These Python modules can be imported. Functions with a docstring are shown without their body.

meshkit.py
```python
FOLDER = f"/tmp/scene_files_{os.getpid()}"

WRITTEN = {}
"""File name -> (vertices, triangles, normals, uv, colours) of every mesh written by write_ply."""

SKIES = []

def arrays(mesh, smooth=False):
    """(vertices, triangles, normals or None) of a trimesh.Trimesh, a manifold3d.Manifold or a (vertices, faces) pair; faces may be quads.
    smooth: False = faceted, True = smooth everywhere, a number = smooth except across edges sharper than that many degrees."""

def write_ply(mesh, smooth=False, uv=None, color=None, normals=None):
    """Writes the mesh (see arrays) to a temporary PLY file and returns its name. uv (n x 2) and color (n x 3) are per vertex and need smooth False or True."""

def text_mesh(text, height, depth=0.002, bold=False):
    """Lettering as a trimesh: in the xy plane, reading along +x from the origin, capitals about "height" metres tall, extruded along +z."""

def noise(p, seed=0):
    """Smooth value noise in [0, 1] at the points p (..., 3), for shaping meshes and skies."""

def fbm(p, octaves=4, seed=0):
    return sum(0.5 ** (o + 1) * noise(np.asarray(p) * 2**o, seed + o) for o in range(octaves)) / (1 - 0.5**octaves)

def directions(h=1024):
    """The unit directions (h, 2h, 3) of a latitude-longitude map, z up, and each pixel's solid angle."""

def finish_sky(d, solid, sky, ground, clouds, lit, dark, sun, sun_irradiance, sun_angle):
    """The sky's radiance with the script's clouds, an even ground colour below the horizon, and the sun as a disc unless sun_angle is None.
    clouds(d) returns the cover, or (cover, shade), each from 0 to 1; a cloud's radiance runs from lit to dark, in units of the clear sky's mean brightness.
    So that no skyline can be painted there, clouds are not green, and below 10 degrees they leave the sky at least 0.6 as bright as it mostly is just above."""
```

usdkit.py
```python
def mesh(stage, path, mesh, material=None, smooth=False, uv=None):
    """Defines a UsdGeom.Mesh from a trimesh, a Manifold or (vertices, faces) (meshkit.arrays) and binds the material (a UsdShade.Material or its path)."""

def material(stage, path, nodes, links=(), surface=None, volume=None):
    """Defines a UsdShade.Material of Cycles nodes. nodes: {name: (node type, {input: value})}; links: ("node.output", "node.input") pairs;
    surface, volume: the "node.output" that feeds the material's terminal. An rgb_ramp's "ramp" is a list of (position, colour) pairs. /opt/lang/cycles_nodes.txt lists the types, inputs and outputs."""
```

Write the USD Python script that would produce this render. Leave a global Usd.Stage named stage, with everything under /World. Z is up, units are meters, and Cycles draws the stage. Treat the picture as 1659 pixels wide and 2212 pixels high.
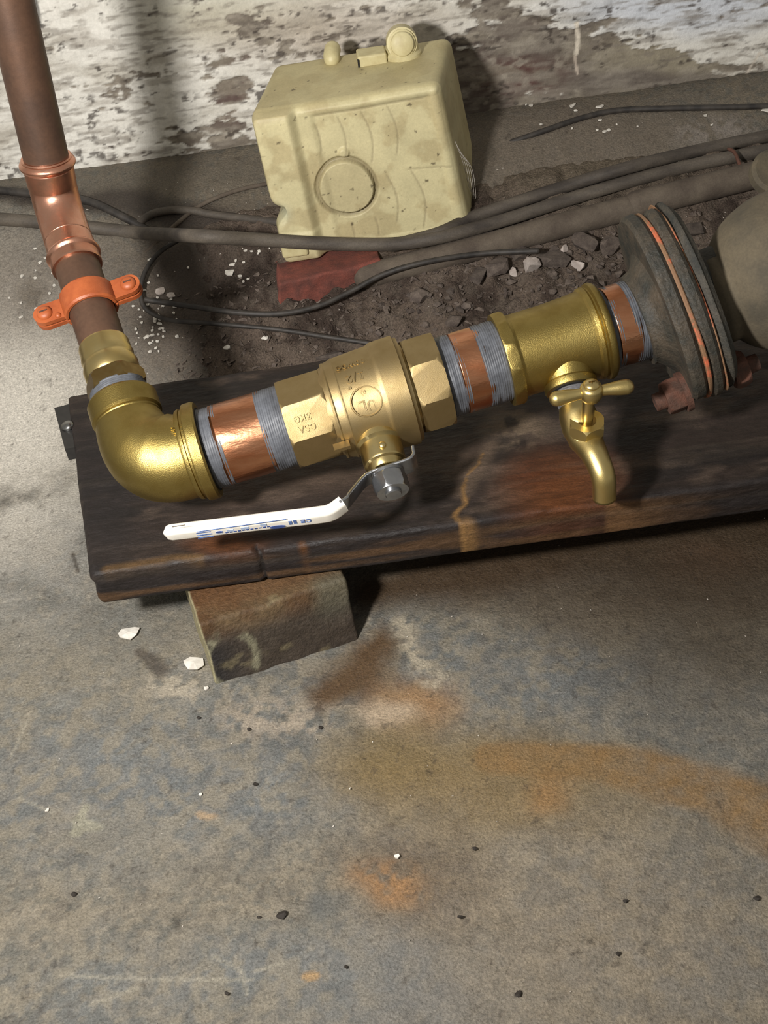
import math, random
import numpy as np, trimesh, manifold3d
import usdkit, meshkit
from meshkit import fbm, noise
from pxr import Usd, UsdGeom, UsdLux, UsdShade, Gf, Sdf, Vt

random.seed(7)
RNG = np.random.default_rng(7)
stage = Usd.Stage.CreateInMemory()
UsdGeom.SetStageUpAxis(stage, 'Z')
UsdGeom.SetStageMetersPerUnit(stage, 1.0)
UsdGeom.Xform.Define(stage, '/World')
UsdGeom.Scope.Define(stage, '/World/Looks')

# ------------------------------------------------------------------ camera
FW, FH, FPX = 1659.0, 2212.0, 2600.0
CAM = np.array([0.0, 0.0, 0.684])
nd = np.array([406.0, -2894.0, 2600.0]); nd /= np.linalg.norm(nd)      # the plumb line seen by the camera (right, up, forward)
xa = np.array([nd[1], -nd[0], 0.0]); xa *= -1 / np.linalg.norm(xa)
za = -nd
ya = -np.cross(za, xa)
R = np.stack([xa, ya, za])                                             # camera axes -> world
RIGHT, UPV, FWD = R[:, 0], R[:, 1], R[:, 2]
cam = UsdGeom.Camera.Define(stage, '/World/Camera')
cam.CreateHorizontalApertureAttr(36.0)
cam.CreateVerticalApertureAttr(48.0)
cam.CreateFocalLengthAttr(36.0 * FPX / FW)
cam.CreateClippingRangeAttr(Gf.Vec2f(0.02, 100))
cam.AddTransformOp().Set(Gf.Matrix4d(*RIGHT, 0, *UPV, 0, *(-FWD), 0, *CAM, 1))
cam.CreateExposureAttr(0.0)

# ------------------------------------------------------------------ light: one work lamp at the left, a little fill
lamp = UsdLux.DiskLight.Define(stage, '/World/work_lamp')               # a flat work light aimed at the fittings and the wall
lamp.CreateRadiusAttr(0.04)
lamp.CreateIntensityAttr(740.0)
lamp.CreateColorAttr(Gf.Vec3f(1.0, 0.965, 0.925))
LP, LT = np.array([-0.33, 0.20, 0.63]), np.array([0.06, 1.15, 0.26])
lz = (LP - LT) / np.linalg.norm(LP - LT); lx = np.cross([0, 0, 1.0], lz); lx /= np.linalg.norm(lx); ly = np.cross(lz, lx)
lamp.AddTransformOp().Set(Gf.Matrix4d(*lx, 0, *ly, 0, *lz, 0, *LP, 1))
dome = UsdLux.DomeLight.Define(stage, '/World/room_fill')
dome.CreateIntensityAttr(0.10)
dome.CreateColorAttr(Gf.Vec3f(1.0, 0.95, 0.86))


def ray(px, py):
    return (px - FW / 2) / FPX * RIGHT + (FH / 2 - py) / FPX * UPV + FWD
def at_d(px, py, d):
    return CAM + ray(px, py) * d
def at_z(px, py, z):
    r = ray(px, py); return CAM + r * ((z - CAM[2]) / r[2])
def at_y(px, py, y):
    r = ray(px, py); return CAM + r * ((y - CAM[1]) / r[1])
def proj(p):
    c = R.T @ (np.asarray(p) - CAM)
    return FW / 2 + FPX * c[0] / c[2], FH / 2 - FPX * c[1] / c[2]
def unit(v):
    v = np.asarray(v, float); return v / np.linalg.norm(v)
def lin(c):
    c = np.asarray(c, float) / 255.0
    return np.where(c <= 0.04045, c / 12.92, ((c + 0.055) / 1.055) ** 2.4)
def sm(a, b, x):
    t = np.clip((x - a) / (b - a), 0, 1); return t * t * (3 - 2 * t)

WALL_Y = 1.235
def ground_h(x, y):
    x, y = np.asarray(x, float), np.asarray(y, float)
    return 0.134 * sm(0.89, 1.23, y)
def dirt_h(x, y):
    x, y = np.asarray(x, float), np.asarray(y, float)
    m = sm(-0.20, -0.10, x) * sm(0.87, 0.93, y) * (1 - sm(1.10, 1.17, y)) 
    p = np.stack([x * 26, y * 26, 0 * x], -1)
    q = np.stack([x * 110, y * 110, 0 * x + 3], -1)
    return ground_h(x, y) + m * (0.006 + 0.022 * (fbm(p, 3, 5) - 0.35) + 0.012 * (fbm(q, 3, 9) - 0.4)) - (1 - m) * 0.012
def soil(x, y):
    return float(max(ground_h(x, y), dirt_h(x, y)))
def on_ground(px, py, lift=0.0):
    z = 0.0
    for _ in range(30):
        p = at_z(px, py, z + lift); z = 0.5 * z + 0.5 * soil(p[0], p[1])
    p = at_z(px, py, z + lift)
    return p

# ------------------------------------------------------------------ prims
USED = {}
ORIGIN = {}
def numbered(path):
    k = USED.get(path, 0); USED[path] = k + 1
    return path if k == 0 else f'{path}_{k:03d}'
def tag(o, label=None, cat=None, group=None, kind=None):
    p = o.GetPrim() if hasattr(o, 'GetPrim') else o
    for k, v in (('label', label), ('category', cat), ('group', group), ('kind', kind)):
        if v: p.SetCustomDataByKey(k, v)
    return o
def thing(name, origin, label, cat, group=None):
    x = UsdGeom.Xform.Define(stage, numbered('/World/' + name))
    x.AddTranslateOp().Set(Gf.Vec3d(*map(float, origin)))
    ORIGIN[str(x.GetPath())] = np.asarray(origin, float)
    return tag(x, label, cat, group)
def obj(name, mesh, m, parent=None, smooth=32, color=None, label=None):
    base = '/World' if parent is None else str(parent.GetPath())
    root = '/'.join(base.split('/')[:3])
    off = ORIGIN.get(root, np.zeros(3))
    v, f = (mesh.vertices, mesh.faces) if hasattr(mesh, 'vertices') else mesh
    v = np.asarray(v, float) - off
    f = np.asarray(f, int)
    path = numbered(base + '/' + name)
    prim = usdkit.mesh(stage, path, (v, f), MAT[m], smooth=True if color is not None else smooth)
    if color is not None:
        UsdGeom.PrimvarsAPI(prim).CreatePrimvar('tint', Sdf.ValueTypeNames.Color3fArray, 'vertex').Set(Vt.Vec3fArray.FromNumpy(np.clip(color, 0, 1).astype(np.float32)))
    if label: tag(prim, label)
    return prim

# ------------------------------------------------------------------ materials
MAT = {}
def mat(name, c1, c2=None, scale=60, rough=0.6, rough2=None, metal=0.0, bump=0.0, bscale=900, detail=4, tint=False, spec=0.5, fine=None, fscale=1400, coat=0.0, stretch=None, sharp=(0.35, 0.65), rand=0.0, bdist=0.001):
    n, l = {}, []
    n['geo'] = ('geometry', {})
    src = 'geo.position'
    if stretch is not None:
        n['map'] = ('mapping', {'scale': stretch}); l.append((src, 'map.vector')); src = 'map.vector'
    n['n1'] = ('noise_texture', {'scale': scale, 'detail': detail, 'roughness': 0.6}); l.append((src, 'n1.vector'))
    n['p'] = ('principled_bsdf', {'roughness': rough, 'metallic': metal, 'specular_ior_level': spec, 'coat_weight': coat, 'coat_roughness': 0.3})
    if tint:
        n['a'] = ('attribute', {'attribute': 'tint'}); col = 'a.color'
        if c2 is not None:      # the tint is shaken a little by fine noise
            n['rm'] = ('rgb_ramp', {'ramp': [(0.3, c1), (0.7, c2)]}); l.append(('n1.fac', 'rm.fac'))
            n['mx'] = ('mix', {'mix_type': 'multiply', 'fac': 1.0}); l += [(col, 'mx.color1'), ('rm.color', 'mx.color2')]; col = 'mx.color'
    else:
        c1 = tuple(lin(c1)); c2 = tuple(lin(c2)) if c2 is not None else c1
        n['rm'] = ('rgb_ramp', {'ramp': [(sharp[0], c1), (sharp[1], c2)]}); l.append(('n1.fac', 'rm.fac')); col = 'rm.color'
    if fine is not None:
        n['n2'] = ('noise_texture', {'scale': fscale, 'detail': 3, 'roughness': 0.7}); l.append(('geo.position', 'n2.vector'))
        n['r2'] = ('rgb_ramp', {'ramp': [(0.3, (fine[0],) * 3), (0.7, (fine[1],) * 3)]}); l.append(('n2.fac', 'r2.fac'))
        n['m2'] = ('mix', {'mix_type': 'multiply', 'fac': 1.0}); l += [(col, 'm2.color1'), ('r2.color', 'm2.color2')]; col = 'm2.color'
    if rand:
        n['oi'] = ('object_info', {})
        n['r3'] = ('rgb_ramp', {'ramp': [(0.0, (1 - rand,) * 3), (1.0, (1 + rand * 0.6,) * 3)]}); l.append(('oi.random', 'r3.fac'))
        n['m3'] = ('mix', {'mix_type': 'multiply', 'fac': 1.0}); l += [(col, 'm3.color1'), ('r3.color', 'm3.color2')]; col = 'm3.color'
    l.append((col, 'p.base_color'))
    if rough2 is not None:
        n['mr'] = ('map_range', {'from_min': 0.35, 'from_max': 0.65, 'to_min': rough, 'to_max': rough2, 'clamp': True}); l += [('n1.fac', 'mr.value'), ('mr.result', 'p.roughness')]
    if bump:
        n['nb'] = ('noise_texture', {'scale': bscale, 'detail': 4, 'roughness': 0.6}); l.append((src if stretch is not None else 'geo.position', 'nb.vector'))
        n['b'] = ('bump', {'strength': bump, 'distance': bdist}); l += [('nb.fac', 'b.height'), ('b.normal', 'p.normal')]
    MAT[name] = usdkit.material(stage, '/World/Looks/' + name, n, l, surface='p.BSDF')

mat('floor_concrete', (0.86,) * 3, (1.12,) * 3, scale=260, rough=0.58, rough2=0.8, bump=1.0, bscale=420, tint=True, spec=0.4, fine=(0.66, 1.32), fscale=620, bdist=0.0012, detail=6)
mat('wall_paint', (0.9,) * 3, (1.08,) * 3, scale=300, rough=0.75, bump=0.5, bscale=500, tint=True, spec=0.3)
mat('soil', (0.6,) * 3, (1.35,) * 3, scale=500, rough=0.9, bump=0.9, bscale=500, tint=True, spec=0.2, fine=(0.7, 1.3), fscale=1600, bdist=0.003)
mat('board_wood', (0.5,) * 3, (0.85,) * 3, scale=120, rough=0.55, rough2=0.75, bump=0.6, bscale=160, tint=True, spec=0.35, stretch=(0.6, 1.8, 1.8), fine=(0.7, 1.25), fscale=900, bdist=0.002)
mat('stone_block', (0.5,) * 3, (0.85,) * 3, scale=250, rough=0.7, bump=0.7, bscale=400, tint=True, spec=0.35, fine=(0.8, 1.2), bdist=0.002)
mat('brass_cast', (168, 148, 88), (146, 126, 70), scale=70, rough=0.36, rough2=0.44, metal=1.0, bump=0.35, bscale=1300, bdist=0.0006)
mat('brass_valve', (168, 148, 108), (152, 132, 92), scale=60, rough=0.46, rough2=0.54, metal=1.0, bump=0.2, bscale=1800, bdist=0.0004)
mat('brass_machined', (216, 196, 140), (202, 178, 118), scale=50, rough=0.26, rough2=0.34, metal=1.0, bump=0.1, bscale=900, bdist=0.0004)
mat('brass_dark', (150, 128, 84), (120, 96, 54), scale=80, rough=0.28, rough2=0.36, metal=1.0)
mat('brass_spigot', (208, 188, 130), (192, 170, 110), scale=60, rough=0.34, rough2=0.4, metal=1.0, bump=0.2, bscale=1400, bdist=0.0004)
mat('copper_bright', (232, 178, 152), (214, 152, 124), scale=55, rough=0.24, rough2=0.38, metal=1.0, bump=0.15, bscale=200, bdist=0.001)
mat('copper_nipple', (214, 156, 120), (178, 118, 84), scale=45, rough=0.24, rough2=0.34, metal=1.0, bump=0.35, bscale=160, bdist=0.001, stretch=(0.5, 1.6, 1.6))
mat('copper_dull', (104, 78, 62), (82, 63, 52), scale=30, rough=0.42, rough2=0.5, metal=0.45, bump=0.05, bscale=800, fine=(0.9, 1.08), fscale=300)
mat('thread_tape', (90, 93, 99), (66, 68, 73), scale=60, rough=0.45, rough2=0.6, bump=0.2, bscale=500, spec=0.5, fine=(0.85, 1.12), fscale=500)
mat('thread_dark', (70, 68, 66), (112, 112, 116), scale=150, rough=0.5, bump=0.4, bscale=400)
mat('gap_black', (22, 20, 18), rough=0.8)
mat('zinc_steel', (176, 178, 180), (150, 152, 156), scale=120, rough=0.3, rough2=0.42, metal=1.0)
mat('grip_vinyl', (236, 232, 222), (226, 220, 208), scale=60, rough=0.38, spec=0.5)
mat('ink_blue', (96, 122, 170), (60, 84, 140), scale=400, rough=0.5)
mat('ink_navy', (48, 72, 132), rough=0.5)
mat('ink_pale', (168, 184, 210), rough=0.5)
mat('scuff_grey', (140, 130, 116), rough=0.7)
mat('orange_paint', (166, 88, 48), (146, 72, 36), scale=80, rough=0.42, rough2=0.52, bump=0.15, bscale=700)
mat('cream_plastic', (0.88,) * 3, (1.06,) * 3, scale=40, rough=0.5, tint=True, spec=0.4, bump=0.15, bscale=700, fine=(0.92, 1.06), fscale=400)
mat('cream_knob', (200, 190, 146), (186, 174, 130), scale=120, rough=0.5)
mat('hose_rubber', (92, 84, 74), (56, 50, 45), scale=45, rough=0.7, bump=0.3, bscale=400, fine=(0.8, 1.2), fscale=700, stretch=(0.3, 1, 1))
mat('wire_black', (62, 57, 52), (36, 33, 31), scale=80, rough=0.6)
mat('conduit_dust', (98, 88, 76), (74, 64, 55), scale=35, rough=0.85, bump=0.4, bscale=300, fine=(0.85, 1.15), fscale=700)
mat('iron_old', (66, 61, 52), (40, 41, 37), scale=70, rough=0.7, rough2=0.8, bump=0.6, bscale=320, fine=(0.7, 1.25), fscale=700, bdist=0.0016)
mat('iron_green', (66, 58, 47), (36, 37, 32), scale=60, rough=0.65, bump=0.7, bscale=220, fine=(0.7, 1.3), fscale=600, bdist=0.002)
mat('gasket_orange', (186, 92, 60), (120, 90, 64), sharp=(0.38, 0.48), scale=60, rough=0.7, bump=0.3, bscale=500)
mat('rust_bolt', (92, 58, 44), (66, 46, 36), scale=120, rough=0.8, bump=0.6, bscale=400, bdist=0.0015)
mat('casting_dust', (96, 86, 68), (72, 66, 54), scale=26, rough=0.85, bump=0.3, bscale=400, fine=(0.85, 1.12), fscale=500)
mat('bracket_black', (42, 40, 38), (30, 29, 28), scale=100, rough=0.5)
mat('bolt_shiny', (150, 150, 148), rough=0.25, metal=1.0)
mat('rubble', (104, 93, 84), (74, 64, 58), scale=120, rough=0.9, bump=0.5, bscale=500, rand=0.28, fine=(0.75, 1.2), fscale=900)
mat('rubble_pale', (190, 180, 172), (160, 148, 140), scale=120, rough=0.9, bump=0.4, bscale=500, rand=0.15)
mat('brick_red', (122, 66, 54), (92, 54, 46), scale=70, rough=0.9, bump=0.6, bscale=400, fine=(0.75, 1.2), fscale=900)
mat('paint_flake', (226, 222, 212), (200, 194, 184), scale=200, rough=0.7, rand=0.12)
mat('grit_white', (214, 208, 198), (150, 140, 130), scale=300, rough=0.8)
mat('grit_dark', (40, 34, 28), rough=0.8)

# ------------------------------------------------------------------ shapes
def frame(axis, ref=(0, 0, 1)):
    a = unit(axis); r = np.asarray(ref, float)
    if abs(a @ unit(r)) > 0.97: r = np.array([1.0, 0, 0])
    e = unit(r - (r @ a) * a)
    return a, e, np.cross(a, e)
def grid_faces(n, m, wrap=False):
    i, j = np.meshgrid(np.arange(n - 1), np.arange(m if wrap else m - 1), indexing='ij')
    k = (j + 1) % m
    a, b, c, d = i * m + j, i * m + k, (i + 1) * m + k, (i + 1) * m + j
    return np.vstack([np.stack([a, b, c], -1).reshape(-1, 3), np.stack([a, c, d], -1).reshape(-1, 3)])
def fixn(v, f):
    m = trimesh.Trimesh(v, f, process=False)
    if m.volume < 0: m.invert()
    return m
def lathe(profile, o, axis, n=72, ref=None, phase=0.0, cap=True, wob=None):
    """profile: (distance along the axis, radius) pairs."""
    a, e, b = frame(axis, ref if ref is not None else (0, 0, 1))
    prof = list(profile)
    if cap:
        if prof[0][1] > 1e-6: prof = [(prof[0][0], 0.0)] + prof
        if prof[-1][1] > 1e-6: prof = prof + [(prof[-1][0], 0.0)]
    th = np.arange(n) * 2 * np.pi / n + phase
    rows = []
    for s, r in prof:
        rr = r + (wob(s, th) if wob is not None and r > 1e-6 else 0)
        rows.append(np.asarray(o) + s * a + np.outer(rr * np.cos(th), e) + np.outer(rr * np.sin(th), b))
    return fixn(np.vstack(rows), grid_faces(len(prof), n, True))
def arc(s0, r0, s1, r1, k=5, bulge=1):
    """quarter round from (s0, r0) to (s1, r1); bulge 1 = convex starting radially."""
    t = np.linspace(0, math.pi / 2, k)
    if bulge == 1: return [(s0 + (s1 - s0) * (1 - math.cos(x)), r0 + (r1 - r0) * math.sin(x)) for x in t]
    return [(s0 + (s1 - s0) * math.sin(x), r0 + (r1 - r0) * (1 - math.cos(x))) for x in t]
def prism(sides, apothem, s0, s1, o, axis, face_dir, cham=0.0015):
    """a nut-like prism with chamfered rims, one flat facing face_dir."""
    R0 = apothem / math.cos(math.pi / sides)
    h = s1 - s0
    a, e, b = frame(axis, face_dir)
    cs = manifold3d.CrossSection([[(R0 * math.cos((i + .5) * 2 * math.pi / sides), R0 * math.sin((i + .5) * 2 * math.pi / sides)) for i in range(sides)]])
    body = manifold3d.Manifold.extrude(cs, h)
    c = min(cham * 2.2, h * 0.45)
    lim = manifold3d.Manifold.revolve(manifold3d.CrossSection([[(0, 0), (R0 - cham, 0), (R0 + 0.0004, c), (R0 + 0.0004, h - c), (R0 - cham, h), (0, h)]]), 64)
    m = (body ^ lim).to_mesh()
    v = np.asarray(m.vert_properties)[:, :3]
    w = np.asarray(o) + np.outer(v[:, 0], e) + np.outer(v[:, 1], b) + np.outer(v[:, 2] + s0, a)
    return fixn(w, np.asarray(m.tri_verts))
def spline(pts, step=0.004):
    p = np.asarray(pts, float)
    if len(p) < 3: 
        n = max(2, int(np.linalg.norm(p[-1] - p[0]) / step)); t = np.linspace(0, 1, n)[:, None]
        return p[0] * (1 - t) + p[-1] * t
    q = np.vstack([2 * p[0] - p[1], p, 2 * p[-1] - p[-2]])
    out = []
    for i in range(1, len(q) - 2):
        n = max(2, int(np.linalg.norm(q[i + 1] - q[i]) / step))
        for t in np.linspace(0, 1, n, endpoint=False):
            out.append(0.5 * ((2 * q[i]) + (-q[i - 1] + q[i + 1]) * t + (2 * q[i - 1] - 5 * q[i] + 4 * q[i + 1] - q[i + 2]) * t * t + (-q[i - 1] + 3 * q[i] - 3 * q[i + 1] + q[i + 2]) * t ** 3))
    out.append(q[-2])
    return np.array(out)
def sweep(path, radii, n=28, round_ends=False):
    p = np.asarray(path, float); m = len(p)
    rad = np.interp(np.linspace(0, 1, m), np.linspace(0, 1, len(np.atleast_1d(radii))), np.atleast_1d(radii)) if np.ndim(radii) else np.full(m, radii)
    t = np.gradient(p, axis=0); t /= np.linalg.norm(t, axis=1, keepdims=True)
    e = frame(t[0])[1]; th = np.arange(n) * 2 * np.pi / n
    rows = []
    for i in range(m):
        e = unit(e - (e @ t[i]) * t[i]); b = np.cross(t[i], e)
        rows.append((p[i], e.copy(), b, t[i], rad[i]))
    V = []
    def ring(c, e, b, r): V.append(c + np.outer(r * np.cos(th), e) + np.outer(r * np.sin(th), b))
    c, e0, b0, t0, r0 = rows[0]
    if round_ends:
        for x in np.linspace(math.pi / 2, 0.15, 6): ring(c - t0 * r0 * math.sin(x), e0, b0, max(r0 * math.cos(x), 1e-6))
    else: ring(c, e0, b0, 1e-6)
    for c, e1, b1, t1, r1 in rows: ring(c, e1, b1, r1)
    if round_ends:
        for x in np.linspace(0.15, math.pi / 2, 6): ring(c + t1 * r1 * math.sin(x), e1, b1, max(r1 * math.cos(x), 1e-6))
    else: ring(c, e1, b1, 1e-6)
    return fixn(np.vstack(V), grid_faces(len(V), n, True))
def bez(p0, p1, p2, n=28):
    t = np.linspace(0, 1, n)[:, None]
    return (1 - t) ** 2 * p0 + 2 * t * (1 - t) * p1 + t * t * p2
def rbox(lo, hi, r, step):
    """a rounded box as six fine grids, its points still on the flat faces; returns (rounded points, faces, unit coordinates)."""
    lo, hi = np.asarray(lo, float), np.asarray(hi, float)
    V, F, off = [], [], 0
    def axis(a):
        n = max(2, int((hi[a] - lo[a] - 2 * r) / step) + 1)
        k = np.array([0, .3, .65]) * r
        return np.concatenate([lo[a] + k, np.linspace(lo[a] + r, hi[a] - r, n), (hi[a] - k)[::-1]])
    for a in range(3):
        b, c = (a + 1) % 3, (a + 2) % 3
        gb, gc = axis(b), axis(c)
        for side, val in ((0, lo[a]), (1, hi[a])):
            B, C = np.meshgrid(gb, gc, indexing='ij')
            p = np.zeros(B.shape + (3,)); p[..., a] = val; p[..., b] = B; p[..., c] = C
            f = grid_faces(len(gb), len(gc))
            if side == 0: f = f[:, ::-1]
            V.append(p.reshape(-1, 3)); F.append(f + off); off += p.size // 3
    v, f = np.vstack(V), np.vstack(F)
    m = trimesh.Trimesh(v, f, process=False); m.merge_vertices(digits_vertex=7)
    v, f = np.array(m.vertices), np.array(m.faces)
    q = np.clip(v, lo + r, hi - r); d = v - q
    L = np.linalg.norm(d, axis=1, keepdims=True)
    out = np.where(L > 1e-9, q + d / np.maximum(L, 1e-9) * r, v)
    return out, f, (v - lo) / (hi - lo)
def cat(*ms):
    return trimesh.util.concatenate([m if hasattr(m, 'faces') else trimesh.Trimesh(*m, process=False) for m in ms])
def to_frame(m, o, ex, ey, ez):
    v = np.asarray(m.vertices)
    return trimesh.Trimesh(np.asarray(o) + np.outer(v[:, 0], ex) + np.outer(v[:, 1], ey) + np.outer(v[:, 2], ez), np.asarray(m.faces), process=False)
def rock(size, seed, flat=0.7, n=16):
    r = np.random.default_rng(seed)
    p = r.normal(size=(n, 3)); p /= np.linalg.norm(p, axis=1, keepdims=True); p *= r.uniform(0.7, 1.0, (n, 1))
    p *= np.asarray(size) / 2 * np.array([1, 1, flat])
    h = trimesh.convex.convex_hull(p)
    return h
def rotz(a):
    c, s = math.cos(a), math.sin(a); return np.array([[c, -s, 0], [s, c, 0], [0, 0, 1.0]])
def flake(size, seed, thick=0.0012):
    r = np.random.default_rng(seed)
    k = int(r.integers(6, 9)); th = np.sort(np.linspace(0, 2 * math.pi, k, endpoint=False) + r.uniform(-.25, .25, k))
    rad = r.uniform(0.65, 1.0, k) * size / 2
    top = np.stack([rad * np.cos(th), rad * np.sin(th) * r.uniform(.55, 1), r.uniform(0, .12, k) * size], -1)
    v = np.vstack([top, top * [0.94, 0.94, 1] - [0, 0, thick], [[0, 0, size * .1]], [[0, 0, size * .1 - thick]]])
    f = []
    for i in range(k):
        j = (i + 1) % k
        f += [[i, j, 2 * k], [k + j, k + i, 2 * k + 1], [i, k + i, k + j], [i, k + j, j]]
    return fixn(v, np.array(f))

# ------------------------------------------------------------------ stains: soft blobs and strokes that lie on a plane of the place
def plane_uv(kind):
    if kind == 'floor': return lambda px, py: on_ground(px, py)[:2]
    if kind == 'wall': return lambda px, py: at_y(px, py, WALL_Y)[[0, 2]]
    if kind == 'board': return lambda px, py: at_z(px, py, 0.089)[:2]
class Stains:
    def __init__(s, pts, kind, warp=0.012, seed=3):
        s.uv = plane_uv(kind); s.p = pts
        q = np.concatenate([pts * 22, np.zeros((len(pts), 1))], 1)
        s.w = np.stack([fbm(q, 4, seed), fbm(q + 7.7, 4, seed + 20)], -1) - 0.5
        s.warp = warp
    def blob(s, px, py, rx, ry, soft=0.5, warp=None):
        c = s.uv(px, py); M = np.stack([s.uv(px + rx, py) - c, s.uv(px, py - ry) - c], 1)
        d = np.linalg.norm(((s.p + s.w * (s.warp if warp is None else warp) * 2) - c) @ np.linalg.inv(M).T, axis=1)
        return 1 - sm(1 - soft, 1 + soft, d)
    def stroke(s, pts, w, soft=0.5, warp=None):
        q = np.array([s.uv(*p) for p in pts]); p = s.p + s.w * (s.warp if warp is None else warp) * 2
        ws = np.interp(np.linspace(0, 1, len(pts)), np.linspace(0, 1, len(np.atleast_1d(w))), np.atleast_1d(w))
        best = np.full(len(p), 9.0)
        for i in range(len(q) - 1):
            d = q[i + 1] - q[i]; t = np.clip(((p - q[i]) @ d) / (d @ d), 0, 1)
            r = np.linalg.norm(p - q[i] - t[:, None] * d, axis=1) / (ws[i] * (1 - t) + ws[i + 1] * t)
            best = np.minimum(best, r)
        return 1 - sm(1 - soft, 1 + soft, best)
def blend(c, col, m):
    return c * (1 - m[:, None]) + lin(col) * m[:, None]
def dense(lo, hi, a, b, fine, coarse):
    """coordinates from lo to hi, fine between a and b."""
    def side(x0, x1):
        k = max(2, int(abs(x1 - x0) / coarse)); return np.linspace(x0, x1, k, endpoint=False)
    return np.concatenate([side(lo, a), np.arange(a, b, fine), side(hi, b)[::-1]])


# ================================================================== SETTING
# floor: one concrete slab that climbs to the wall
gx, gy = dense(-1.2, 1.4, -0.44, 0.54, 0.0018, 0.011), dense(-0.6, 1.25, 0.28, 1.235, 0.0018, 0.011)
gx = np.unique(np.round(gx, 6)); gy = np.unique(np.round(gy, 6))
X, Y = np.meshgrid(gx, gy, indexing='ij'); x, y = X.ravel(), Y.ravel()
P3 = np.stack([x, y, 0 * x], -1)
rough_f = fbm(P3 * 60, 4, 11) - 0.5
z = ground_h(x, y) + rough_f * 0.0022 + (fbm(P3 * 9, 3, 2) - 0.5) * 0.003
P2 = np.stack([x, y], -1)
S = Stains(P2, 'floor', 0.016)
n_lo, n_mid, n_hi = fbm(P3 * 7, 4, 21), fbm(P3 * 28, 4, 31), fbm(P3 * 150, 3, 41)
n_f2 = fbm(P3 * 95, 4, 51)
col = np.tile(lin((122, 116, 104)), (len(x), 1))
col = blend(col, (108, 110, 108), sm(0.36, 0.66, n_lo) * 0.8)
col = blend(col, (136, 125, 106), sm(0.44, 0.70, n_mid) * 0.5)
col = blend(col, (98, 94, 86), sm(0.45, 0.75, fbm(P3 * 45, 4, 61)) * 0.5)
col = blend(col, (150, 140, 122), sm(0.5, 0.8, fbm(P3 * 200, 3, 63)) * 0.5)
col = blend(col, (84, 80, 74), sm(0.52, 0.8, fbm(P3 * 170, 3, 65)) * 0.5)
# far dusty strip towards the wall
col = blend(col, (110, 100, 86), sm(0.86, 0.95, y) * 0.6)
# grey mottle, then bluish sheen painted into the floor colour
col = blend(col, (88, 90, 86), sm(0.5, 0.64, 0.5 * fbm(P3 * 110, 4, 85) + 0.5 * fbm(P3 * 260, 2, 86)) * 0.5)
for px_, py_, rx, ry, a in ((250, 1680, 320, 130, .55), (880, 2130, 190, 130, .7), (560, 2100, 240, 80, .4), (1240, 1460, 260, 90, .6), (650, 1700, 140, 90, .45), (1600, 1560, 160, 90, .35), (1500, 2080, 160, 60, .3)):
    col = blend(col, (106, 112, 116), S.blob(px_, py_, rx, ry, .9) * a * 0.8)
# pale dust at the left, its colour raised to stand in for lamplight
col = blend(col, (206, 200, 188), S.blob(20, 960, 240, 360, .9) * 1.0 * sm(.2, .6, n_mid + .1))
col = blend(col, (150, 144, 130), S.blob(160, 1420, 320, 140, .8) * 0.35)
col = blend(col, (96, 84, 72), S.blob(60, 620, 190, 110, .7) * 0.5)
# tan mottle low in the picture
m = sm(0.44, 0.62, 0.55 * n_f2 + 0.45 * n_hi) * (0.35 + 0.65 * sm(.4, .6, n_lo))
col = blend(col, (140, 131, 113), m * 0.6 * (1 - sm(0.62, 0.70, y)))
col = blend(col, (142, 126, 104), S.blob(1300, 2020, 420, 260, .8) * 0.4)
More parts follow.
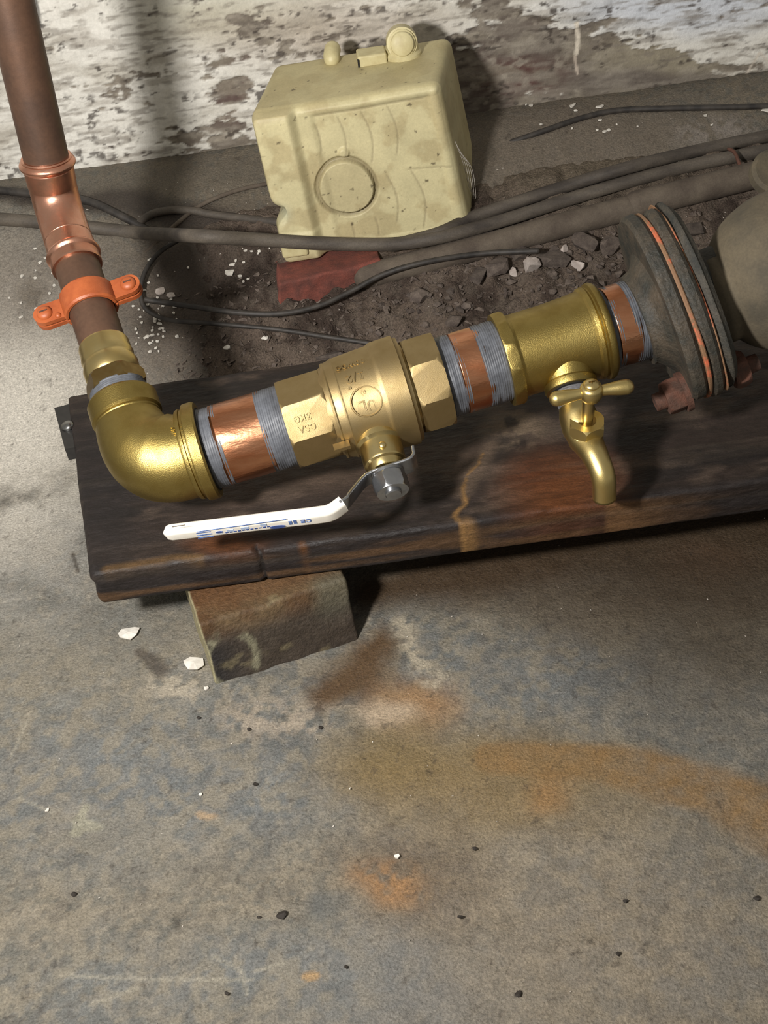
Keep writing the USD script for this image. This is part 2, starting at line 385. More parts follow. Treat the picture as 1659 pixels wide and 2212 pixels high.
# damp brown under the board edge
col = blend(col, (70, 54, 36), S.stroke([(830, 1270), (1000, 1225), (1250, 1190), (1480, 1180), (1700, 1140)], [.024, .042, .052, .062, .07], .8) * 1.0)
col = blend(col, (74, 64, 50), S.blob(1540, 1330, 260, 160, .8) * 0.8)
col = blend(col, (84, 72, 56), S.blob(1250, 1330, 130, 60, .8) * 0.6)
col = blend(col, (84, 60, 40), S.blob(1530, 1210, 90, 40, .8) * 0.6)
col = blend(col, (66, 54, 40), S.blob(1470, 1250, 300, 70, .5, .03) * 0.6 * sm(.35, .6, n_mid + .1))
# rust run by the stone
col = blend(col, (84, 60, 32), S.stroke([(830, 1390), (780, 1460), (700, 1490)], [.016, .028, .014], .75, .022) * 0.9)
col = blend(col, (112, 92, 56), S.blob(800, 1640, 100, 80, .8) * 0.6)
col = blend(col, (156, 118, 74), S.blob(890, 1530, 80, 48, .8, .02) * 0.7)
col = blend(col, (176, 158, 134), S.blob(820, 1545, 60, 26, .7) * 0.85)
col = blend(col, (168, 158, 138), S.stroke([(870, 1350), (890, 1400), (935, 1470)], [.008, .006, .009], .7, .006) * 0.85 * sm(.35, .5, n_hi))
col = blend(col, (172, 158, 140), S.blob(600, 1545, 110, 36, .8) * 0.55 * sm(.4, .55, n_hi))
col = blend(col, (178, 168, 150), S.blob(370, 1480, 70, 36, .8) * 0.7 * sm(.4, .55, n_hi))
# long tan stain that runs off to the right
col = blend(col, (118, 100, 62), S.blob(860, 1640, 150, 60, .7) * 0.55)
col = blend(col, (128, 106, 66), S.blob(1080, 1690, 270, 100, .7) * 0.7)
g_ = 0.72 + 0.5 * (n_f2 - .5) + 0.6 * (n_hi - .5)
col = blend(col, (134, 104, 64), S.stroke([(1060, 1640), (1250, 1650), (1400, 1665), (1540, 1700), (1700, 1790)], [.012, .016, .020, .019, .024], .32, .008) * 0.9 * g_)
col = blend(col, (148, 110, 66), S.blob(1180, 1720, 50, 36, .8) * 0.6)
# orange-brown patch below
col = blend(col, (104, 86, 64), S.blob(890, 1900, 150, 100, .7) * 0.6)
col = blend(col, (156, 116, 74), S.blob(830, 1915, 80, 46, .7) * 0.75 * sm(.35, .55, n_f2 + .08))
col = blend(col, (92, 94, 92), S.blob(690, 1965, 36, 24, .5) * 0.7)
col = blend(col, (70, 66, 58), S.blob(372, 1985, 14, 18, .6) * 0.7)
# pale scraped marks
col = blend(col, (150, 146, 126), np.maximum(S.blob(205, 1770, 34, 16, .3, .012), S.stroke([(180, 1790), (215, 1735)], .004, .4)) * 0.7)
col = blend(col, (170, 140, 100), S.blob(670, 2112, 20, 12, .3, .008) * 0.9)
col = blend(col, (176, 150, 116), S.blob(455, 1768, 22, 9, .4) * 0.7)
for a in (((150, 2105), (380, 2115), (540, 2118)), ((460, 2065), (520, 2100), (530, 2150)), ((60, 1560), (20, 1640)), ((40, 1725), (110, 1755)), ((200, 2165), (300, 2130)), ((550, 2100), (615, 2080))):
    col = blend(col, (160, 154, 138), S.stroke(a, .0011, .6, .002) * 0.55)
# hairline crack at the left
col = blend(col, (66, 58, 50), S.stroke(((160, 1195), (170, 1235)), .0014, .5, .002) * 0.8)
col = blend(col, (64, 54, 46), S.stroke(((300, 1405), (350, 1440)), [.004, .008], .6, .01) * 0.7)
# dirty ground behind the board
dm = S.blob(640, 640, 420, 190, .5)
col = blend(col, (74, 62, 52), dm * 0.85)
col = blend(col, (60, 50, 43), S.blob(450, 580, 120, 90, .6) * 0.7)
col = blend(col, (104, 96, 84), S.stroke([(200, 420), (420, 390), (560, 360)], .022, .6) * 0.7)
col = blend(col, (58, 50, 44), S.stroke([(-40, 415), (130, 430), (330, 450), (580, 480)], [.01, .014, .016, .012], .6) * 0.85)
col = blend(col, (112, 102, 90), S.blob(1250, 330, 320, 110, .6) * 0.8)
col = blend(col, (138, 130, 122), S.blob(1560, 290, 90, 30, .7) * 0.7 * sm(.4, .55, n_hi))
# small dark pits and pale grains
col = blend(col, (62, 54, 46), sm(0.76, 0.82, fbm(P3 * 190, 3, 77)) * 0.5)
col = col * (0.82 + 0.04 * sm(0.78, 0.95, y))[:, None]
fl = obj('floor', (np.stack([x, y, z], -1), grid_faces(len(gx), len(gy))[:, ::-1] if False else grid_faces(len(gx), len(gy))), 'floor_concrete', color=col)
tag(fl, 'worn grey concrete floor with rust stains and pale dust partly painted as light', None, None, 'structure')

# wall: flaking white paint over grey render
wx, wz = dense(-1.2, 1.4, -0.52, 0.60, 0.0018, 0.011), dense(0.05, 1.5, 0.09, 0.36, 0.0014, 0.009)
wx, wz = np.unique(np.round(wx, 6)), np.unique(np.round(wz, 6))
X, Z = np.meshgrid(wx, wz, indexing='ij'); x, zz = X.ravel(), Z.ravel()
W2 = np.stack([x, zz], -1); W3 = np.stack([x * 14, zz * 34, 0 * x], -1)
S = Stains(W2, 'wall', 0.008, 13)
paint = 0.55 * fbm(W3, 5, 3) + 0.45 * fbm(W3 * 4.3, 5, 8)
W4 = np.stack([x * 60, zz * 190, 0 * x], -1)
paint = paint + 0.35 * (fbm(W4, 4, 12) - 0.5)
bare = np.zeros(len(x)) + 0.06
bare = np.maximum(bare, S.blob(500, 220, 70, 110, .8) * 0.30)
bare = np.maximum(bare, S.blob(480, 310, 130, 50, .8) * 0.26)
bare = np.maximum(bare, S.blob(150, 415, 420, 26, .8) * 0.26)
bare = np.maximum(bare, S.blob(760, 110, 230, 110, .8) * 0.24)
bare = np.maximum(bare, S.blob(1270, 210, 470, 130, .6) * 0.55)
bare = np.maximum(bare, S.blob(1080, 70, 130, 120, .7) * 0.36)
bare = np.maximum(bare, sm(0.42, 0.6, x) * 0.2)
bare *= 1 - S.blob(1215, -5, 100, 50, .2, .004)
bare *= 1 - 0.75 * S.blob(1560, 40, 190, 90, .7)
mask = sm(0.30, 0.36, paint + 0.075 - bare)
c_bare = np.tile(lin((112, 104, 94)), (len(x), 1))
c_bare = blend(c_bare, (92, 80, 74), sm(.40, .66, fbm(W3 * .8, 5, 17)) * 0.7)
c_bare = blend(c_bare, (86, 52, 48), S.blob(1130, 165, 90, 40, .7) * 0.8)
c_bare = blend(c_bare, (92, 70, 66), S.blob(520, 200, 60, 80, .7) * 0.6)
c_bare = blend(c_bare, (138, 130, 116), sm(.40, .66, fbm(W3 * 3, 5, 19)) * 0.7)
c_bare = blend(c_bare, (164, 156, 142), sm(.52, .72, fbm(np.stack([x * 90, zz * 160, 0 * x], -1), 4, 49)) * 0.6)
c_bare = blend(c_bare, (150, 142, 122), S.blob(1430, 120, 150, 40, .7) * 0.7)
c_bare = blend(c_bare, (98, 90, 84), S.blob(1400, 175, 200, 20, .7) * 0.7)
c_paint = np.tile(lin((222, 219, 210)), (len(x), 1))
c_paint = blend(c_paint, (180, 174, 160), sm(.45, .75, fbm(W3 * 1.3, 4, 23)) * 0.6)
c_paint = blend(c_paint, (168, 164, 140), S.blob(480, 30, 160, 60, .7) * 0.6)
c_paint = blend(c_paint, (170, 156, 140), S.blob(700, 70, 240, 60, .7) * 0.6)
c_paint = blend(c_paint, (206, 212, 222), S.blob(1480, 10, 250, 60, .6) * 0.8)
wcol = c_bare * (1 - mask[:, None]) + c_paint * mask[:, None]
spots = sm(.60, .72, fbm(np.stack([x * 130, zz * 260, 0 * x], -1), 3, 5)) * sm(.4, .6, fbm(W3 * 2, 3, 29))
wcol = blend(wcol, (150, 142, 130), sm(.5, .72, fbm(np.stack([x * 26, zz * 130, 0 * x], -1), 4, 45)) * 0.5)
wcol = blend(wcol, (122, 114, 104), sm(.54, .74, fbm(np.stack([x * 70, zz * 320, 0 * x], -1), 4, 47)) * 0.6)
wcol = blend(wcol, (70, 62, 56), spots * 0.85)
wcol = blend(wcol, (224, 214, 196), S.stroke([(1245, 48), (1248, 80), (1243, 115)], .0022, .4, .002) * 0.9)
wcol = blend(wcol, (200, 186, 170), S.stroke([(1240, 122), (1246, 160)], .0014, .4, .002) * 0.8)
wcol = blend(wcol, (206, 196, 182), S.stroke([(1662, 140), (1640, 112), (1622, 140), (1600, 172)], .0012, .5, .004) * 0.8)
wcol = blend(wcol, (56, 52, 48), S.stroke([(78, 0), (86, 50)], .0022, .5, .003) * 0.8)
depth = mask * 0.0014 + (fbm(W3 * .45, 4, 37) - 0.5) * 0.010 + (fbm(W3 * 4, 3, 39) - .5) * 0.0016 + S.blob(1215, -5, 100, 50, .15, .004) * 0.003
wl = obj('wall_back', (np.stack([x, WALL_Y - depth, zz], -1), grid_faces(len(wx), len(wz))), 'wall_paint', color=wcol)
tag(wl, 'basement wall with white paint flaking off grey render', None, None, 'structure')

# dirt bank between the board and the wall
dx, dy = np.arange(-0.22, 0.62, 0.0025), np.arange(0.865, 1.18, 0.0025)
X, Y = np.meshgrid(dx, dy, indexing='ij'); x, y = X.ravel(), Y.ravel(); P3 = np.stack([x, y, 0 * x], -1)
S = Stains(np.stack([x, y], -1), 'floor', 0.012, 33)
dcol = np.tile(lin((98, 86, 76)), (len(x), 1))
dcol = blend(dcol, (58, 48, 42), sm(.45, .62, fbm(P3 * 24, 4, 71)) * 0.85)
dcol = blend(dcol, (100, 90, 80), sm(.48, .7, fbm(P3 * 70, 4, 73)) * 0.6)
dcol = blend(dcol, (104, 94, 80), S.blob(1240, 330, 260, 90, .6) * 0.85)
dcol = blend(dcol, (50, 42, 37), S.blob(450, 590, 110, 80, .6) * 0.6)
dg = obj('dirt', (np.stack([x, y, dirt_h(x, y)], -1), grid_faces(len(dx), len(dy))), 'soil', color=dcol)
tag(dg, 'dark loose dirt heaped between the wet board and the wall', 'dirt', None, 'stuff')
# ================================================================== OBJECTS
# ---- the board
BY0, BY1, BZ0, BZ1 = 0.6455, 0.878, 0.057, 0.089
lo, hi = np.array([-0.2185, BY0, BZ0]), np.array([0.80, BY1, BZ1])
v, f, uvw = rbox(lo, hi, 0.0035, 0.0022)
n1 = fbm(v * [6, 60, 60], 4, 3) - .5; n2 = fbm(v * [14, 14, 14], 3, 4) - .5; n3 = fbm(v * [40, 160, 160], 3, 6) - .5
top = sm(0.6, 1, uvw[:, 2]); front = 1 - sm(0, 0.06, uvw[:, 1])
v2 = v.copy()
v2[:, 0] -= (v[:, 1] - BY0) * 0.178 * (1 - sm(-0.2, 0.2, v[:, 0]))
v2[:, 2] += top * (n1 * 0.003 + n2 * 0.003 + n3 * 0.0012)
v2[:, 1] += front * (n1 * 0.003 + n2 * 0.002)
v2[:, 0] += (1 - sm(0, .01, uvw[:, 0])) * (fbm(v * [10, 10, 120], 3, 8) - .5) * 0.006
B2 = v2[:, :2]
SB = Stains(B2, 'board', 0.008, 43)
crack = SB.stroke([(552, 1178), (563, 1200), (572, 1236), (574, 1262)], .0013, .4, .002)
chipm = np.maximum(SB.stroke([(1040, 980), (1010, 1020), (1000, 1050), (1010, 1085), (985, 1120), (1002, 1150), (980, 1180), (945, 1202)], [.0008, .0008, .0012, .0012, .0018, .0024, .0026, .0018], .7, .012), SB.blob(1005, 1140, 14, 16, .8, .012) * .8)
v2[:, 2] -= crack * 0.004 * top; v2[:, 1] += crack * front * 0.003
c = np.tile(lin((54, 43, 37)), (len(v), 1))
c = blend(c, (33, 28, 26), sm(.4, .62, fbm(v * [10, 40, 40], 4, 51)) * .8)
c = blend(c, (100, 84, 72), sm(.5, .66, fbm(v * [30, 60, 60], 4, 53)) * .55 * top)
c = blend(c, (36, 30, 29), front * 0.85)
c = blend(c, (36, 31, 30), SB.blob(215, 1040, 80, 170, .7) * .8)
c = blend(c, (92, 74, 60), SB.stroke([(500, 1060), (760, 1010), (1000, 970)], .02, .7) * .5)
c = blend(c, (128, 110, 90), SB.blob(1110, 925, 60, 36, .7) * .75 * sm(.4, .55, fbm(v * 90, 3, 5)))
c = blend(c, (110, 92, 76), SB.stroke([(1000, 1060), (1030, 1000), (1060, 960)], .006, .8) * .6)
tm = sm(.6, .95, uvw[:, 2]); fm_ = front * (1 - tm)
c = blend(c, (104, 58, 22), SB.blob(1215, 1050, 115, 74, .7) * .9 * (tm + .55 * (1 - tm)))
c = blend(c, (84, 42, 16), SB.blob(1150, 1020, 60, 30, .7) * .6)
c = blend(c, (104, 60, 26), SB.blob(480, 1172, 74, 18, .8) * .85 * tm)
c = blend(c, (112, 70, 32), SB.blob(640, 1184, 8, 8, .8) * .7 * (.25 + .75 * tm))
c = blend(c, (104, 78, 46), SB.stroke([(232, 1232), (300, 1220), (380, 1205), (440, 1200)], .0030, .8, .006) * .8 * tm)
c = blend(c, (92, 66, 40), fm_ * sm(.5, .62, fbm(v * [9, 20, 110], 4, 95)) * (1 - sm(.3, .55, uvw[:, 0])) * .7)
c = blend(c, (146, 110, 64), chipm * .8)
c = blend(c, (116, 84, 52), SB.stroke([(1315, 1085), (1460, 1068), (1600, 1052)], .0018, .8, .002) * .7)
c = blend(c, (146, 112, 86), SB.stroke([(1610, 1070), (1680, 1060)], .003, .5, .003) * .8)
c = blend(c, (24, 20, 18), crack * .95)
grain = sm(.5, .75, fbm(v * [5, 130, 130], 4, 91))
c = blend(c, (118, 104, 88), grain * .14)
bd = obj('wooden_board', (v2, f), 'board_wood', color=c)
tag(bd, 'wet dark-stained wooden board lying under the brass valve and fittings', 'board')

# ---- stone under the board
FL, FR = at_z(468, 1482, 0.0), at_z(778, 1380, 0.0)
ex = unit(FR - FL); ey = np.array([-ex[1], ex[0], 0]); W = np.linalg.norm(FR - FL)
v, f, uvw = rbox([0, 0, -0.004], [W, 0.19, 0.0545], 0.003, 0.0022)
wv = v * 30
v = v + np.stack([(fbm(wv, 3, 1) - .5) * .005, (fbm(wv + 9, 3, 2) - .5) * .006, (fbm(wv + 5, 3, 3) - .5) * .003 * sm(0, .5, uvw[:, 2])], -1)
v[:, 1] += 0.012 * uvw[:, 2] * (1 - uvw[:, 1])
p = FL + np.outer(v[:, 0], ex) + np.outer(v[:, 1], ey) + np.outer(v[:, 2], [0, 0, 1.0]); p[:, 2] = v[:, 2]
band0 = lambda t, c_, w: 1 - sm(.5, 1.3, np.abs(t - c_) / w)
tz = uvw[:, 2]; frn = 1 - sm(0, .1, uvw[:, 1])
c = np.tile(lin((104, 84, 58)), (len(v), 1))
c = blend(c, (84, 58, 32), sm(.45, .6, fbm(v * 40, 4, 4)) * .8)
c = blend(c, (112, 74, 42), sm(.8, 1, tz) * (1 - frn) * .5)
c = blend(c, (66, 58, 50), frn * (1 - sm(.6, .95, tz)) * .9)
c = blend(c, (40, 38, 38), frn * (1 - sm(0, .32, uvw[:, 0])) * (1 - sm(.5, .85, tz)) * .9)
c = blend(c, (140, 128, 96), sm(.64, .72, fbm(v * 70, 4, 6)) * .45)
c = blend(c, (150, 146, 120), frn * band0(np.hypot((uvw[:, 0] - .14) / .17, (tz - .36) / .42), 1.0, .16) * sm(.4, .55, fbm(v * 120, 3, 9)) * .7)
c = blend(c, (176, 168, 132), (1 - sm(0, .014, uvw[:, 0])) * .8)
c = blend(c, (98, 96, 80), frn * sm(.7, .85, uvw[:, 0]) * sm(.4, .8, tz) * .7)
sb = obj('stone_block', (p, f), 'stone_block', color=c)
tag(sb, 'rust-stained rough stone block propping up the dark board', 'stone')

# ---- pipe run: axis and stations
PA = at_d(312, 1012, 0.868)
PB = at_d(1345, 700, 0.872)
U = unit(PB - PA)
def S_(px):
    a, b = -0.05, 0.8
    for _ in range(50):
        m = (a + b) / 2
        if proj(PA + U * m)[0] < px: a = m
        else: b = m
    return a
def on(px): return PA + U * S_(px)
VIEW = lambda p: unit(CAM - p)
FACE = VIEW(on(780)); FACE = unit(FACE - (FACE @ U) * U)            # across the pipe, to the viewer
DOWN = np.cross(U, FACE)
if proj(on(780) + DOWN * .01)[1] < proj(on(780))[1]: DOWN = -DOWN     # across the pipe, down the picture

BEND = at_d(125, 450, 0.963)
V = unit(BEND - PA); LV = np.linalg.norm(BEND - PA)
def T_(py):
    a, b = -0.02, LV + 0.05
    for _ in range(50):
        m = (a + b) / 2
        if proj(PA + V * m)[1] > py: a = m
        else: b = m
    return a

def threads(name, parent, s0, s1, r, mt, o=PA, ax=U, amp=0.0006, pitch=0.0016, label=None):
    n = max(6, int((s1 - s0) / 0.0005)); ss = np.linspace(s0, s1, n)
    def wob(s, th):
        ph = (s / pitch + th / (2 * math.pi)) % 1.0
        k = np.stack([np.full_like(th, s * 400), np.cos(th) * 2.0, np.sin(th) * 2.0], -1)
        return amp * (np.abs(ph - .5) * 2 - .5) + (noise(k, 5) - .5) * 0.0009
    return obj(name, lathe([(s, r) for s in ss], o, ax, 90, wob=wob), mt, parent, smooth=40, label=label)

# ---- brass reducing elbow
el = thing('brass_elbow', PA - [0, 0, 0.04], 'gold brass elbow joining the leaning riser to the horizontal valve run', 'pipe elbow')
sc0, sc1 = S_(414), S_(449)
t905, t866 = T_(908), T_(864)
path = bez(PA + U * (sc0 + .002), PA - U * .002 - V * .003, PA + V * (t905 + .002), 40)
obj('body', sweep(path, [0.0308, 0.0318, 0.0322, 0.0306, 0.0275, 0.0240], 64), 'brass_cast', el, smooth=True)
obj('collar', lathe([(sc0 - .003, .0300)] + arc(sc0 - .003, .0318, sc0 + .0005, .0338, 4) + [(sc0 + .001, .0328), (sc0 + .0025, .0328), (sc0 + .003, .0352)] + arc(sc0 + .003, .0352, sc0 + .005, .0362, 4) + [(sc1 - .0015, .0362), (sc1, .035), (sc1, .0305)], PA, U, 80), 'brass_cast', el)
obj('collar', lathe([(t905 - .004, .0235), (t905 - .001, .0252), (t905 + .001, .0246), (t905 + .0025, .0262), (t866 - .002, .0262), (t866, .0248), (t866, .0215)], PA, V, 72), 'brass_cast', el)
obj('bore', lathe([(sc1 - .001, .0312), (sc1 + .0006, .0312)], PA, U, 60), 'gap_black', el)
# raised casting marks on the elbow
def marks(parent, name, px, py, ang, strokes, r, base, ax, mt, dep=0.0007):
    pass
def surf_text(txt, h, centre, read, up, nrm, axis_pt, axis_dir, radius, dep=0.0011, bold=True):
    """raised lettering wrapped on a cylinder: centre lies on its surface."""
    m = meshkit.text_mesh(txt, h, dep, bold=bold)
    m = m.subdivide_to_size(h * 0.45) if False else m
    v = np.asarray(m.vertices); v = v - [(v[:, 0].max() + v[:, 0].min()) / 2, h / 2, 0]
    P = np.asarray(centre) + np.outer(v[:, 0], read) + np.outer(v[:, 1], up)
    if radius:
        a = (P - axis_pt) @ axis_dir; foot = axis_pt + np.outer(a, axis_dir); d = P - foot
        d /= np.linalg.norm(d, axis=1, keepdims=True)
        P = foot + d * (radius + v[:, 2:3] - 0.0002)
    else: P = P + np.outer(v[:, 2] - .0002, nrm)
    return trimesh.Trimesh(P, np.asarray(m.faces), process=False)
def surf_pt(px, py, axis_pt, axis_dir, radius):
    """where the sight line through a picture point meets a cylinder."""
    d = unit(ray(px, py)); w = CAM - axis_pt
    a = d - (d @ axis_dir) * axis_dir; b = w - (w @ axis_dir) * axis_dir
    A, Bq, C = a @ a, 2 * a @ b, b @ b - radius ** 2
    disc = max(Bq * Bq - 4 * A * C, 0)
    return CAM + d * ((-Bq - math.sqrt(disc)) / (2 * A))
def bar(p0, p1, nrm, w, h):
    p0, p1 = np.asarray(p0), np.asarray(p1); e = unit(p1 - p0); s = np.cross(nrm, e)
    L = np.linalg.norm(p1 - p0); m = trimesh.creation.box([L, w, h])
    return to_frame(m, (p0 + p1) / 2, e, s, nrm)
def strokes_on(lines, axis_pt, axis_dir, radius, w=0.0009, h=0.0014):
    out = []
    for a, b in lines:
        p0, p1 = surf_pt(*a, axis_pt, axis_dir, radius), surf_pt(*b, axis_pt, axis_dir, radius)
        n = unit(p0 - axis_pt - ((p0 - axis_pt) @ axis_dir) * axis_dir)
        out.append(bar(p0, p1, n, w, h))
    return cat(*out)
obj('casting_mark', strokes_on([((377, 916), (392, 917)), ((369, 924), (396, 922)), ((370, 929), (378, 931)), ((374, 936), (386, 934)), ((391, 930), (400, 931))], PA, U, .0322), 'brass_cast', el, label='raised casting mark beside the collar')
obj('casting_mark', strokes_on([((292, 931), (322, 945)), ((296, 928), (308, 932)), ((318, 926), (328, 930)), ((316, 934), (326, 938)), ((308, 938), (328, 948))], PA, unit(U - V), .0325), 'brass_cast', el, label='raised casting mark on the bend')

# ---- adapter and bushing above the elbow
ad = thing('brass_adapter', PA + V * T_(790), 'bright brass male adapter between the brown copper pipe and elbow', 'pipe adapter')
threads('thread_tape', ad, T_(866), T_(842), .0212, 'thread_tape', PA, V, label='grey tape wrapped round the thread')
hx0, hx1 = T_(845), T_(816)
obj('hex_collar', prism(6, .0200, hx0, hx1, PA, V, FACE + .5 * V, .0016), 'brass_dark', ad, label='darker hexagonal brass collar')
b0, b1, b2 = T_(818), T_(790), T_(745)
obj('socket', lathe([(b0, .0185), (b0 + .003, .0206), (b1 - .002, .0210), (b1 + .002, .0198), (b1 + .004, .0194), (b1 + .007, .0201), (b1 + .010, .0194), (b2 - .002, .0193), (b2, .0186), (b2, .0172)], PA, V, 72), 'brass_machined', ad)

# ---- brown copper stub and split-ring hanger
t578 = T_(578)
cs = obj('copper_pipe', lathe([(T_(752), .01745), (t578 + .004, .01745)], PA, V, 64), 'copper_dull')
tag(cs, 'short brown copper pipe held in the orange split ring', 'pipe')
hg = thing('pipe_hanger', PA + V * T_(652), 'orange painted split-ring hanger clamped around the short copper pipe', 'pipe clamp')
c0, c1 = T_(674), T_(632)
cm = (c0 + c1) / 2; HC = PA + V * cm
side = unit(at_d(300, 628, 0.92) - at_d(85, 664, 0.92)); side = unit(side - (side @ V) * V)
nrm = np.cross(V, side)
if nrm @ VIEW(HC) < 0: nrm = -nrm
hw = (c1 - c0) / 2
def half_ring(sign):
    th = np.linspace(0.06, math.pi - 0.06, 40)
    prof = [(-hw, .0180), (-hw, .0200), (-hw + .0015, .0212), (hw - .0015, .0212), (hw, .0200), (hw, .0180)]
    V_ = []
    for t in th:
        d = math.cos(t) * side + sign * math.sin(t) * nrm
        V_.append([HC + d * r + V * s for s, r in prof])
    V_ = np.array(V_); n, m = V_.shape[:2]
    f = grid_faces(n, m, True).tolist(); pts = V_.reshape(-1, 3)
    for e in (0, n - 1):
        f += [[e * m, e * m + k, e * m + k + 1] if e else [e * m, e * m + k + 1, e * m + k] for k in range(1, m - 1)]
    return fixn(pts, np.array(f))
obj('ring_half', half_ring(1), 'orange_paint', hg, label='front half of the split ring')
obj('ring_half', half_ring(-1), 'orange_paint', hg, label='rear half of the split ring')
for sgn, L in ((-1, .0345), (1, .0335)):
    for fr in (1, -1):
        base = HC + side * sgn * .0185 + nrm * fr * .0028
        tip = HC + side * sgn * L + nrm * fr * .0032
        hull = manifold3d.Manifold.hull_points(np.vstack([[base + V * a + nrm * b for a in (-hw * .9, hw * .9) for b in (-.0018, .0022)],
            [tip + (V * math.cos(t) + side * sgn * math.sin(t)) * .0085 + nrm * b for t in np.linspace(-.4, math.pi + .4, 18) for b in (-.0018, .0022)]])).to_mesh()
        lug = obj('lug', fixn(np.asarray(hull.vert_properties)[:, :3], np.asarray(hull.tri_verts)), 'orange_paint', hg)
    hp = HC + side * sgn * (L - .0005)
    obj('screw', lathe([(.0045, .0052), (.0060, .0060)] + arc(.0060, .0060, .0092, .0016, 6, 0) , hp, nrm, 32), 'orange_paint', hg)
    obj('screw_slot', bar(hp + nrm * .0088 - side * .003, hp + nrm * .0088 + side * .003, nrm, .0011, .0016), 'rust_bolt', hg)
obj('drip', trimesh.creation.icosphere(2, .0024).apply_translation(HC - side * .0248 + nrm * .0052 - V * .006), 'orange_paint', hg)

# ---- copper 45 elbow and riser
TOP = at_d(20, 0, 0.858)
RV = unit(TOP - BEND)
def Q_(py):
    a, b = -0.02, .2
    for _ in range(50):
        m = (a + b) / 2
        if proj(BEND + RV * m)[1] > py: a = m
        else: b = m
    return a
ce = thing('copper_elbow', BEND - [0, 0, .03], 'shiny pink copper elbow bending the riser toward the brass fittings', 'pipe elbow')
l0, l1 = t578, T_(522)
u0, u1 = Q_(398), Q_(338)
path = bez(PA + V * l1, BEND, BEND + RV * u0, 36)
obj('bend', sweep(path, [.0188, .0187, .0186, .0187, .0188], 64), 'copper_bright', ce, smooth=True)
obj('press_collar', lathe([(l0 , .0176), (l0, .0196), (l0 + .002, .0200), (l0 + .006, .0194), (l0 + .009, .0196)] + [(l0 + .009 + .006 * k / 6, .0196 + .0018 * math.sin(math.pi * k / 6)) for k in range(7)] + [(l1 - .001, .0189), (l1 + .003, .0186)], PA, V, 72), 'copper_bright', ce)
obj('press_collar', lathe([(u0 - .003, .0186), (u0, .0190), (u1 - .010, .0194), (u1 - .009, .0190)] + [(u1 - .009 + .007 * k / 7, .0196 + .0024 * math.sin(math.pi * k / 7)) for k in range(8)] + [(u1 - .001, .0198), (u1, .0190), (u1, .0176)], BEND, RV, 72), 'copper_bright', ce)
rp = obj('copper_pipe', lathe([(u1 - .012, .01745), (1.25, .01745)], BEND, RV, 64), 'copper_dull')
tag(rp, 'tall dull brown copper riser pipe standing in front of the wall', 'pipe')

# ---- nipples
def nipple(stations, label, dark_first=True):
    """stations: tape start, copper start, copper end, tape end in picture columns along the axis."""
    a, b, c_, d = [S_(p) for p in stations]
    t = thing('pipe_nipple', PA + U * (b + c_) / 2 - [0, 0, .03], label, 'pipe nipple')
    k = 40
    def wob(s, th): return (noise(np.stack([np.full_like(th, s * 90), np.cos(th) * 3, np.sin(th) * 3], -1), 9) - .5) * .0006
    obj('barrel', lathe([(b - .004 + (c_ - b + .008) * i / 14, .0297) for i in range(15)], PA, U, 90, wob=wob), 'copper_nipple', t, smooth=True)
    threads('thread', t, a - .003, b, .0296, 'thread_tape', label='grey tape wrapped thread')
    threads('thread', t, c_, d + .003, .0299, 'thread_tape', label='grey tape wrapped thread')
    return t
nipple((449, 487, 572, 620), 'long copper nipple threaded between the brass elbow and ball valve')
nipple((957, 999, 1036, 1083), 'short copper nipple threaded between the ball valve and brass tee')
nipple((1306, 1324, 1350, 1392), 'dented copper nipple between the brass tee and iron flange')
# ---- ball valve
VC = on(795)
bv = thing('ball_valve', VC - [0, 0, .045], 'large brass ball valve with a white lever in the pipe run', 'valve')
h0, h1 = S_(621), S_(713)
obj('hex_end', prism(8, .0316, h0, h1, PA, U, FACE, .0018), 'brass_valve', bv, label='octagonal threaded end stamped with letters')
g0, g1, g2, g3, g4 = S_(704), S_(722), S_(742), S_(826), S_(884)
obj('body', lathe([(g0 - .002, .0300), (g0 + .002, .0318), (g0 + .006, .0332), (g1 - .001, .0348), (g1 + .0006, .0356), (g1 + .0016, .0352), (g2 - .001, .0362), (g2 + .0008, .0372), (g2 + .002, .0369), (g3 - .002, .0384), (g3, .0396), (g3 + .002, .0399), (g4 - .003, .0404)] + arc(g4, .0380, g4 - .003, .0404, 4, 0)[::-1] + [(g4, .0330)], PA, U, 96), 'brass_valve', bv)
e0, e1 = S_(890), S_(957)
obj('neck', lathe([(g4 - .001, .0325), (e0 + .003, .0325)], PA, U, 64), 'brass_dark', bv)
obj('end_cap', prism(8, .0337, e0, e1, PA, U, FACE, .0022), 'brass_valve', bv, label='octagonal end cap')
obj('shoulder_lug', bar(PA + U * S_(700) + FACE * .029 + DOWN * .0295 * .85, PA + U * S_(733) + FACE * .0295 + DOWN * .0295 * .85, unit(FACE + DOWN), .003, .006), 'brass_valve', bv)
# lettering, upside down as on the real body
READ, LUP = -U, DOWN
fc = lambda px, off: on(px) + FACE * .0316 + DOWN * off
obj('lettering', cat(surf_text('CSA', .0046, fc(660, .0058), READ, LUP, FACE, PA, U, 0), surf_text('3KG', .0046, fc(657, -.0020), READ, LUP, FACE, PA, U, 0)), 'brass_valve', bv)
def on_body(px, off, r):
    a = off / r; return on(px) + (FACE * math.cos(a) + DOWN * math.sin(a)) * r, (DOWN * math.cos(a) - FACE * math.sin(a)), (FACE * math.cos(a) + DOWN * math.sin(a))
rb = .0377
def body_text(txt, h, px, off):
    c_, up, nn = on_body(px, off, rb)
    return surf_text(txt, h, c_, READ, up, nn, PA, U, rb, .0008)
obj('lettering', cat(body_text('600WOG', .0042, 785, -.0310), body_text('1 1/2', .0062, 792, -.0190), body_text('"', .0050, 765, -.0140)), 'brass_valve', bv)
ec, eup, en = on_body(789, .0000, rb)
